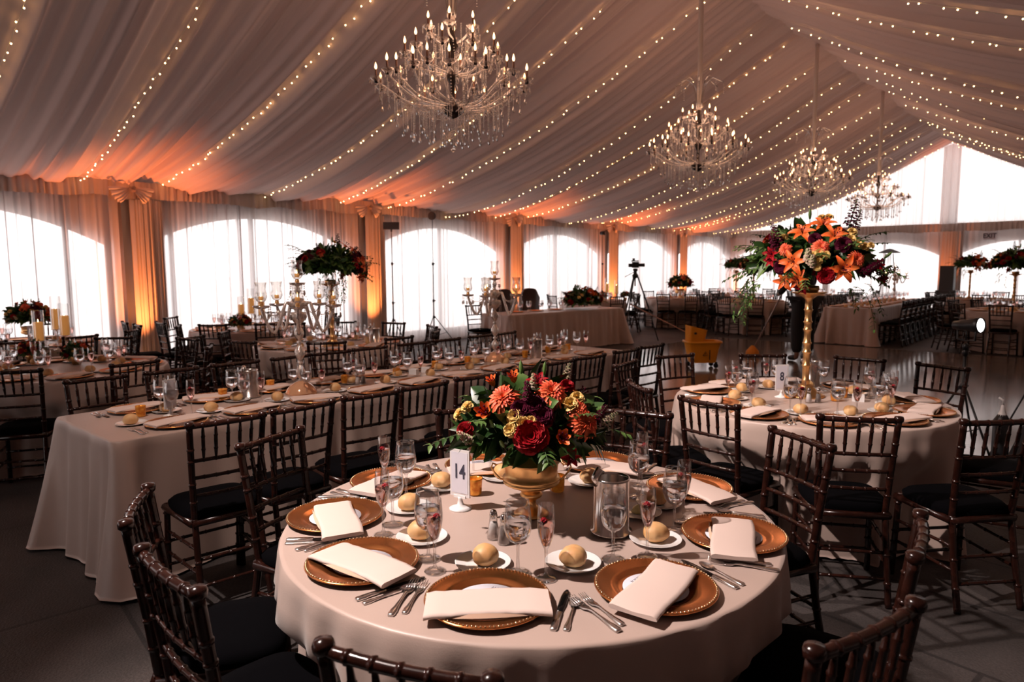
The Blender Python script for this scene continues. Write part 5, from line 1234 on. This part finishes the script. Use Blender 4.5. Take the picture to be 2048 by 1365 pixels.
stand((-10.5, 9.45, 0), 2.58, 'tall thin black light stand with a round head before the window', head_round, .48, .3)
stand((-10.5, 8.40, 0), 2.36, 'tall thin black light stand with a flat panel before the window', head_panel, .3, YAW)
x_, y_ = -10.6, 15.7
stand((x_, y_, 0), 2.5, 'tall thin black stand beside the candle-lit table at the left wall', head_black, .35, 0)
# camera tripod
def tripod():
    t = thing('camera_tripod', 'black tripod standing right of the head table', 'tripod', (-7.95, 13.05, 0), .3)
    for k in range(3):
        a = 2*pi*k/3+.35; mb = MB(); mb.tube([(.05*cos(a), .05*sin(a), 1.42), (.30*cos(a), .30*sin(a), .72)], .017, 8); mb.tube([(.28*cos(a), .28*sin(a), .78), (.52*cos(a), .52*sin(a), .0)], .012, 8); ob('leg', mb.mesh('leg', 'black'), t)
    mb = MB(); mb.lathe([(0, 1.36), (.06, 1.38), (.07, 1.44), (.04, 1.47), (.035, 1.52), (.055, 1.54), (.05, 1.58), (0, 1.59)], 14); mb.tube([(0, 0, 1.2), (0, 0, 1.4)], .016, 8); mb.tube([(0, 0, 1.52), (-.2, -.12, 1.40)], .008, 6); ob('head', mb.mesh('head', 'black'), t)
    v = thing('video_camera', 'black video camera mounted on the tripod right of the head table', 'camera', (-7.95, 13.05, 1.59), YAW)
    mb = MB(); mb.box((0, 0, .07), (.14, .10, .13)); mb.box((-.10, 0, .06), (.10, .08, .08)); ob('body', mb.mesh('body', 'black'), v)
    mb = MB(); mb.tube([(.07, 0, .065), (.20, 0, .065)], [.035, .04], 12); ob('lens', mb.mesh('lens', 'black'), v)
    mb = MB(); mb.box((-.01, 0, .155), (.16, .03, .025)); mb.box((-.04, 0, .19), (.05, .05, .05)); ob('handle', mb.mesh('handle', 'black'), v)
tripod()
# white-faced spotlight on a stand behind table 8
def spot_head(t, h):
    X = Matrix.Translation((0, 0, h)) @ Matrix.Rotation(R(-75), 4, 'Z') @ Matrix.Rotation(R(86), 4, 'Y') @ Matrix.Scale(.72, 4)
    mb = MB(); mb.lathe([(0, -.16), (.045, -.15), (.06, -.05), (.07, .03), (.085, .10), (.088, .16), (.082, .16), (.078, .11), (0, .10)], 24, X=X); q = ob('lamp_head', mb.mesh('lamp_head', 'black'), t)
    mb = MB(); mb.lathe([(0, .148), (.078, .148)], 24, X=X); ob('lens', mb.mesh('lens', 'lamp_face'), q)
    mb = MB(); mb.tube([(0, -.09, h), (0, -.09, h-.12), (0, 0, h-.13), (0, .09, h-.12), (0, .09, h)], .008, 6); ob('yoke', mb.mesh('yoke', 'black'), t)
stand((-.93, 6.74, 0), 1.13, 'low black stand with a bright white-faced spotlight behind table 8', spot_head, .36, .9)
# black folded easel and covered gear at the right edge
def gear():
    o = thing('equipment_frame', 'black draped equipment frame with chrome poles at the right edge of the photo', 'equipment', (-.22, 6.72, 0), R(35))
    mb = MB(); n = 12
    mb.grid(9, 9, lambda i, j: (-.36*(1-j)*(1-.15*i)+.03, -.30+.60*i, .02+.74*j), 0); mb.grid(9, 9, lambda i, j: (.36*(1-j)*(1-.15*i)+.03, -.30+.60*i, .02+.74*j), 0)
    ob('black_cover', mb.mesh('black_cover', 'black_cloth'), o)
    for y in (-.34, .34):
        for s in (-1, 1): mb = MB(); mb.tube([(.40*s, y, 0), (0.02*s, y, .82)], .007 if s < 0 else .012, 8); ob('pole', mb.mesh('pole', 'black'), o)
    mb = MB(); mb.tube([(.03, -.36, .80), (.03, .36, .80)], .014, 8); ob('crossbar', mb.mesh('crossbar', 'black'), o)
    b = thing('spray_bottle', 'dark bottle with a white nozzle beside the black draped equipment', 'bottle', (-.62, 6.45, 0))
    mb = MB(); mb.lathe([(0, 0), (.055, 0), (.058, .02), (.058, .42), (.03, .47), (0, .48)], 16); ob('body', mb.mesh('body', 'black'), b)
    mb = MB(); mb.lathe([(.05, .43), (.03, .47), (.018, .50), (.012, .54), (0, .55)], 14); mb.tube([(0, 0, .54), (0, 0, .58), (-.03, 0, .60)], .008, 6); ob('nozzle', mb.mesh('nozzle', 'plastic_white'), b)
gear()
# patio heater
def heater():
    t = thing('patio_heater', 'pyramid patio heater standing before the end wall windows', 'heater', (-5.45, 23.9, 0), .2)
    for sx in (-1, 1):
        for sy in (-1, 1): mb = MB(); mb.tube([(.24*sx, .24*sy, .55), (.10*sx, .10*sy, 1.98)], .016, 6); ob('frame_bar', mb.mesh('frame_bar', 'heater_metal'), t)
    mb = MB(); mb.tube([(0, 0, .6), (0, 0, 1.98)], .05, 12); ob('glass_tube', mb.mesh('glass_tube', 'glassware'), t)
    mb = MB(); mb.add([(x*.26, y*.26, z) for z in (0, .62) for x, y in ((-1, -1), (1, -1), (1, 1), (-1, 1))], [(0, 1, 5, 4), (1, 2, 6, 5), (2, 3, 7, 6), (3, 0, 4, 7), (4, 5, 6, 7)], smooth=False); ob('base', mb.mesh('base', 'heater_metal'), t)
    mb = MB(); mb.lathe([(0, 2.14), (.12, 2.12), (.42, 2.02), (.42, 2.0), (.10, 2.0), (0, 1.98)], 4, smooth=False, X=Matrix.Rotation(pi/4, 4, 'Z')); ob('hood', mb.mesh('hood', 'speaker_grey'), t)
heater()
ex = thing('exit_sign', 'EXIT sign with dark letters hanging at the end wall curtain', 'sign', (-3.02, 24.94, 2.48))
mb = MB(); mb.box((0, 0, .0), (.30, .03, .22)); ob('plate', mb.mesh('plate', 'card'), ex); ob('lettering', text_mesh('EXIT', .19, 'ink', 'lettering', .002, .85), ex, (0, -.02, 0), (pi/2, 0, 0))
mb = MB(); mb.tube([(-.12, 0, .1), (-.12, .27, .12)], .004, 5); mb.tube([(.12, 0, .1), (.12, .27, .12)], .004, 5); ob('hanger', mb.mesh('hanger', 'wire'), ex)
# mop bucket
pm('mop_wood', (.34, .18, .13), .5)
def bucket():
    t = thing('mop_bucket', 'yellow wheeled mop bucket with wringer on the dance floor', 'bucket', (-4.92, 10.12, .02), YAW+.05)
    def shell(w0, d0, w1, d1, h, z): 
        mb = MB()
        def q(i, j):
            a = 2*pi*i; f = j; w, d = w0+(w1-w0)*f, d0+(d1-d0)*f; cx = abs(cos(a))**.4*(1 if cos(a) > 0 else -1); sy = abs(sin(a))**.4*(1 if sin(a) > 0 else -1); return (w*cx, d*sy, z+h*f)
        mb.grid(36, 6, q, cu=True); return mb, q
    mb, q = shell(.20, .14, .27, .19, .34, .09); mb.add([q(i/36, 0) for i in range(36)], [tuple(range(36))[::-1]])
    def rim(i, j): x, y, z = q(i, 1); k = [(1, 0), (1.06, .0), (1.07, -.03), (1.02, -.035)][round(j*3)]; return (x*k[0], y*k[0], z+k[1])
    mb.grid(36, 4, rim, cu=True); b = ob('tub', mb.mesh('tub', 'bucket'), t)
    l = MB(); l.box((-.005, -.163, .345), (.12, .012, .07)); ob('red_label', l.mesh('red_label', 'red_mark'), b, (0, 0, 0), (R(-4), 0, 0))
    l = MB(); l.tube([(-.035, -.166, .21), (.0, -.176, .275), (.035, -.166, .21), (-.035, -.166, .21)], .004, 5); l.tube([(0, -.17, .225), (.0, -.172, .25)], .004, 5); l.box((.07, -.166, .22), (.012, .01, .16)); ob('warning_mark', l.mesh('warning_mark', 'black'), b)
    mb, q2 = shell(.13, .13, .155, .15, .22, .42); mb.v = [(x-.12+.10*(z-.42), y, z+.06*(x > 0)*0-(x)*.25*(z > .6)) for x, y, z in mb.v]; ob('wringer', mb.mesh('wringer', 'bucket'), t)
    mb = MB(); mb.tube([(-.16, -.17, .56), (-.16, .17, .56)], .018, 8); ob('wringer_roller', mb.mesh('wringer_roller', 'black'), t)
    for sx in (-.19, .19):
        for sy in (-.11, .11): mb = MB(); mb.lathe([(0, -.018), (.035, -.018), (.04, 0), (.035, .018), (0, .018)], 14, X=Matrix.Translation((sx, sy, .041)) @ Matrix.Rotation(pi/2, 4, 'X')); mb.box((sx, sy, .075), (.03, .05, .05)); ob('wheel', mb.mesh('wheel', 'black'), t)
    m = thing('mop', 'wooden handled mop leaning out of the yellow bucket to the left', 'mop', (-4.92, 10.12, .02), YAW+.05)
    mb = MB(); mb.tube([(-.02, 0, .30), (-.16, .08, .52), (-1.02, .62, .98)], .010, 8); ob('handle', mb.mesh('handle', 'mop_wood'), m)
    mb = MB(); r = random.Random(4)
    for k in range(24): a = r.random()*6.28; mb.tube([(-.02, 0, .30), (.02+.05*cos(a), .05*sin(a), .20), (.03+.08*cos(a), .08*sin(a), .12)], .008, 5)
    ob('mop_strands', mb.mesh('mop_strands', 'salt'), m)
bucket()
# person with a broom
def person():
    t = thing('person', 'person in black clothes and shoes mopping the dance floor behind the big flowers', 'person', (*at(1606, 722, .02)[:2], .02), YAW+pi-1.24)
    t.scale = (1.08,)*3
    def skin(name, pts, edges, mat, root=0, sub=2):
        me = bpy.data.meshes.new(name); me.from_pydata([p[:3] for p in pts], edges, []); me.materials.append(MAT[mat]); o = ob(name, me, t)
        bm = bmesh.new(); bm.from_mesh(me); ly = bm.verts.layers.skin.verify()
        for v, p in zip(bm.verts, pts): v[ly].radius = (p[3], p[4] if len(p) > 4 else p[3]); v[ly].use_root = False
        bm.verts.ensure_lookup_table(); bm.verts[root][ly].use_root = True; bm.to_mesh(me); bm.free()
        o.modifiers.new('Skin', 'SKIN').use_smooth_shade = True; s = o.modifiers.new('Sub', 'SUBSURF'); s.levels = s.render_levels = sub; return o
    # facing +x; leaning slightly forward; y is the person's left
    B = [(0, 0, .95, .13, .15), (.02, 0, 1.12, .115, .15), (.06, 0, 1.30, .125, .17), (.09, 0, 1.44, .10, .13), (.115, 0, 1.52, .055), (.15, 0, 1.62, .085, .075), (.165, 0, 1.71, .075, .07),
         (.0, .10, .90, .095), (.03, .12, .52, .062), (.0, .13, .12, .042), (.0, .13, .055, .04), (.12, .14, .035, .035), (.17, .14, .03, .028),
         (.0, -.10, .90, .095), (.05, -.12, .52, .062), (.03, -.13, .12, .042), (.03, -.13, .055, .04), (.15, -.14, .035, .035), (.20, -.14, .03, .028),
         (.09, .20, 1.42, .058), (.14, .27, 1.17, .044), (.34, .20, 1.05, .034), (.40, .17, 1.03, .030),
         (.09, -.20, 1.42, .058), (.14, -.28, 1.19, .044), (.33, -.14, 1.22, .034), (.39, -.10, 1.23, .030)]
    E = [(0, 1), (1, 2), (2, 3), (3, 4), (4, 5), (5, 6), (0, 7), (7, 8), (8, 9), (9, 10), (10, 11), (11, 12), (0, 13), (13, 14), (14, 15), (15, 16), (16, 17), (17, 18), (3, 19), (19, 20), (20, 21), (21, 22), (3, 23), (23, 24), (24, 25), (25, 26)]
    for hand, sg, c in (('l', 1, (.40, .17, 1.03)), ('r', -1, (.39, -.10, 1.23))):
        for k in range(4):
            b = len(B); z = c[2]+.02-.013*k; B.extend([(c[0]+.035, c[1]-.012*sg, z, .010), (c[0]+.062, c[1]-.004*sg+.02*(-sg), z, .0085), (c[0]+.055, c[1]+.0-.045*sg, z, .007)]); E.extend([(22 if sg > 0 else 26, b), (b, b+1), (b+1, b+2)])
        b = len(B); B.extend([(c[0]+.015, c[1]-.03*sg, c[2]+.02, .010), (c[0]+.04, c[1]-.045*sg, c[2]+.035, .008)]); E.extend([(22 if sg > 0 else 26, b), (b, b+1)])
    skin('body', B, E, 'skin')
    g = .014
    skin('shirt', [(B[0][0], 0, .86, .165, .20), (.02, 0, 1.12, .13, .165), (.06, 0, 1.30, .14, .185), (.09, 0, 1.44, .112, .145), (.11, 0, 1.49, .066)]+[(p[0], p[1], p[2], p[3]+g) for p in (B[19], B[20], B[21], B[23], B[24], B[25])], [(0, 1), (1, 2), (2, 3), (3, 4), (3, 5), (5, 6), (6, 7), (3, 8), (8, 9), (9, 10)], 'black_cloth')
    skin('trousers', [(0, 0, .98, .15, .18)]+[(p[0], p[1], p[2], p[3]+.035) for p in (B[7], B[8], B[9], B[13], B[14], B[15])], [(0, 1), (1, 2), (2, 3), (0, 4), (4, 5), (5, 6)], 'black_cloth')
    for s in (0, 1): P = [(p[0], p[1], p[2]+.008, p[3]+.009) for p in (B[10:13] if s == 0 else B[16:19])]; skin('shoe', P, [(0, 1), (1, 2)], 'black')
    mb = MB(); mb.grid(20, 8, lambda i, j: (.15-.012+.098*sin(pi*.62*j)*cos(2*pi*i), .092*sin(pi*.62*j)*sin(2*pi*i), 1.69+.095*cos(pi*.62*j)-(.03*(cos(2*pi*i) > .3)*-1 if j > .8 else 0)), cu=True); ob('hair', mb.mesh('hair', 'black'), t)
    mb = MB(); mb.ball((.235, .03, 1.68), .011, 8, 6); mb.ball((.235, -.03, 1.68), .011, 8, 6); ob('eyes', mb.mesh('eye', 'ink'), t).name = 'eye_pair'
    mb = MB(); mb.lathe([(0, -.02), (.012, -.01), (.010, .012), (.004, .03), (0, .032)], 8, X=Matrix.Translation((.245, 0, 1.655))); ob('nose', mb.mesh('nose', 'skin'), t)
    mb = MB(); mb.box((.238, 0, 1.615), (.008, .045, .008)); ob('mouth', mb.mesh('mouth', 'raspberry'), t)
    for s in (-1, 1): mb = MB(); mb.ball((.14, .083*s, 1.66), .022, 8, 6, sq=(.7, .35, 1.2)); ob('ear', mb.mesh('ear', 'skin'), t)
    m = Matrix.Translation(t.location) @ Matrix.Rotation(t.rotation_euler.z, 4, 'Z')
    f = thing('floor_mop', 'grey poled mop with an orange head held by the person in black', 'mop', t.location, t.rotation_euler.z); f.scale = (1.08,)*3
    p, q = Vector((.40, -.10, 1.27)), Vector((.45, .13, 1.03)); hd = Vector((.66, .44, .10))
    mb = MB(); mb.tube([(.42, -.20, 1.36), (.425, -.045, 1.20), (.445, .08, 1.02), tuple(hd)], .012, 8); ob('pole', mb.mesh('pole', 'pole_grey'), f)
    mb = MB(); mb.lathe([(.02, .09), (.04, .07), (.10, .0), (.11, -.07), (0, -.08)], 14, X=Matrix.Translation(hd)); ob('mop_head', mb.mesh('mop_head', 'broom'), f)
person()
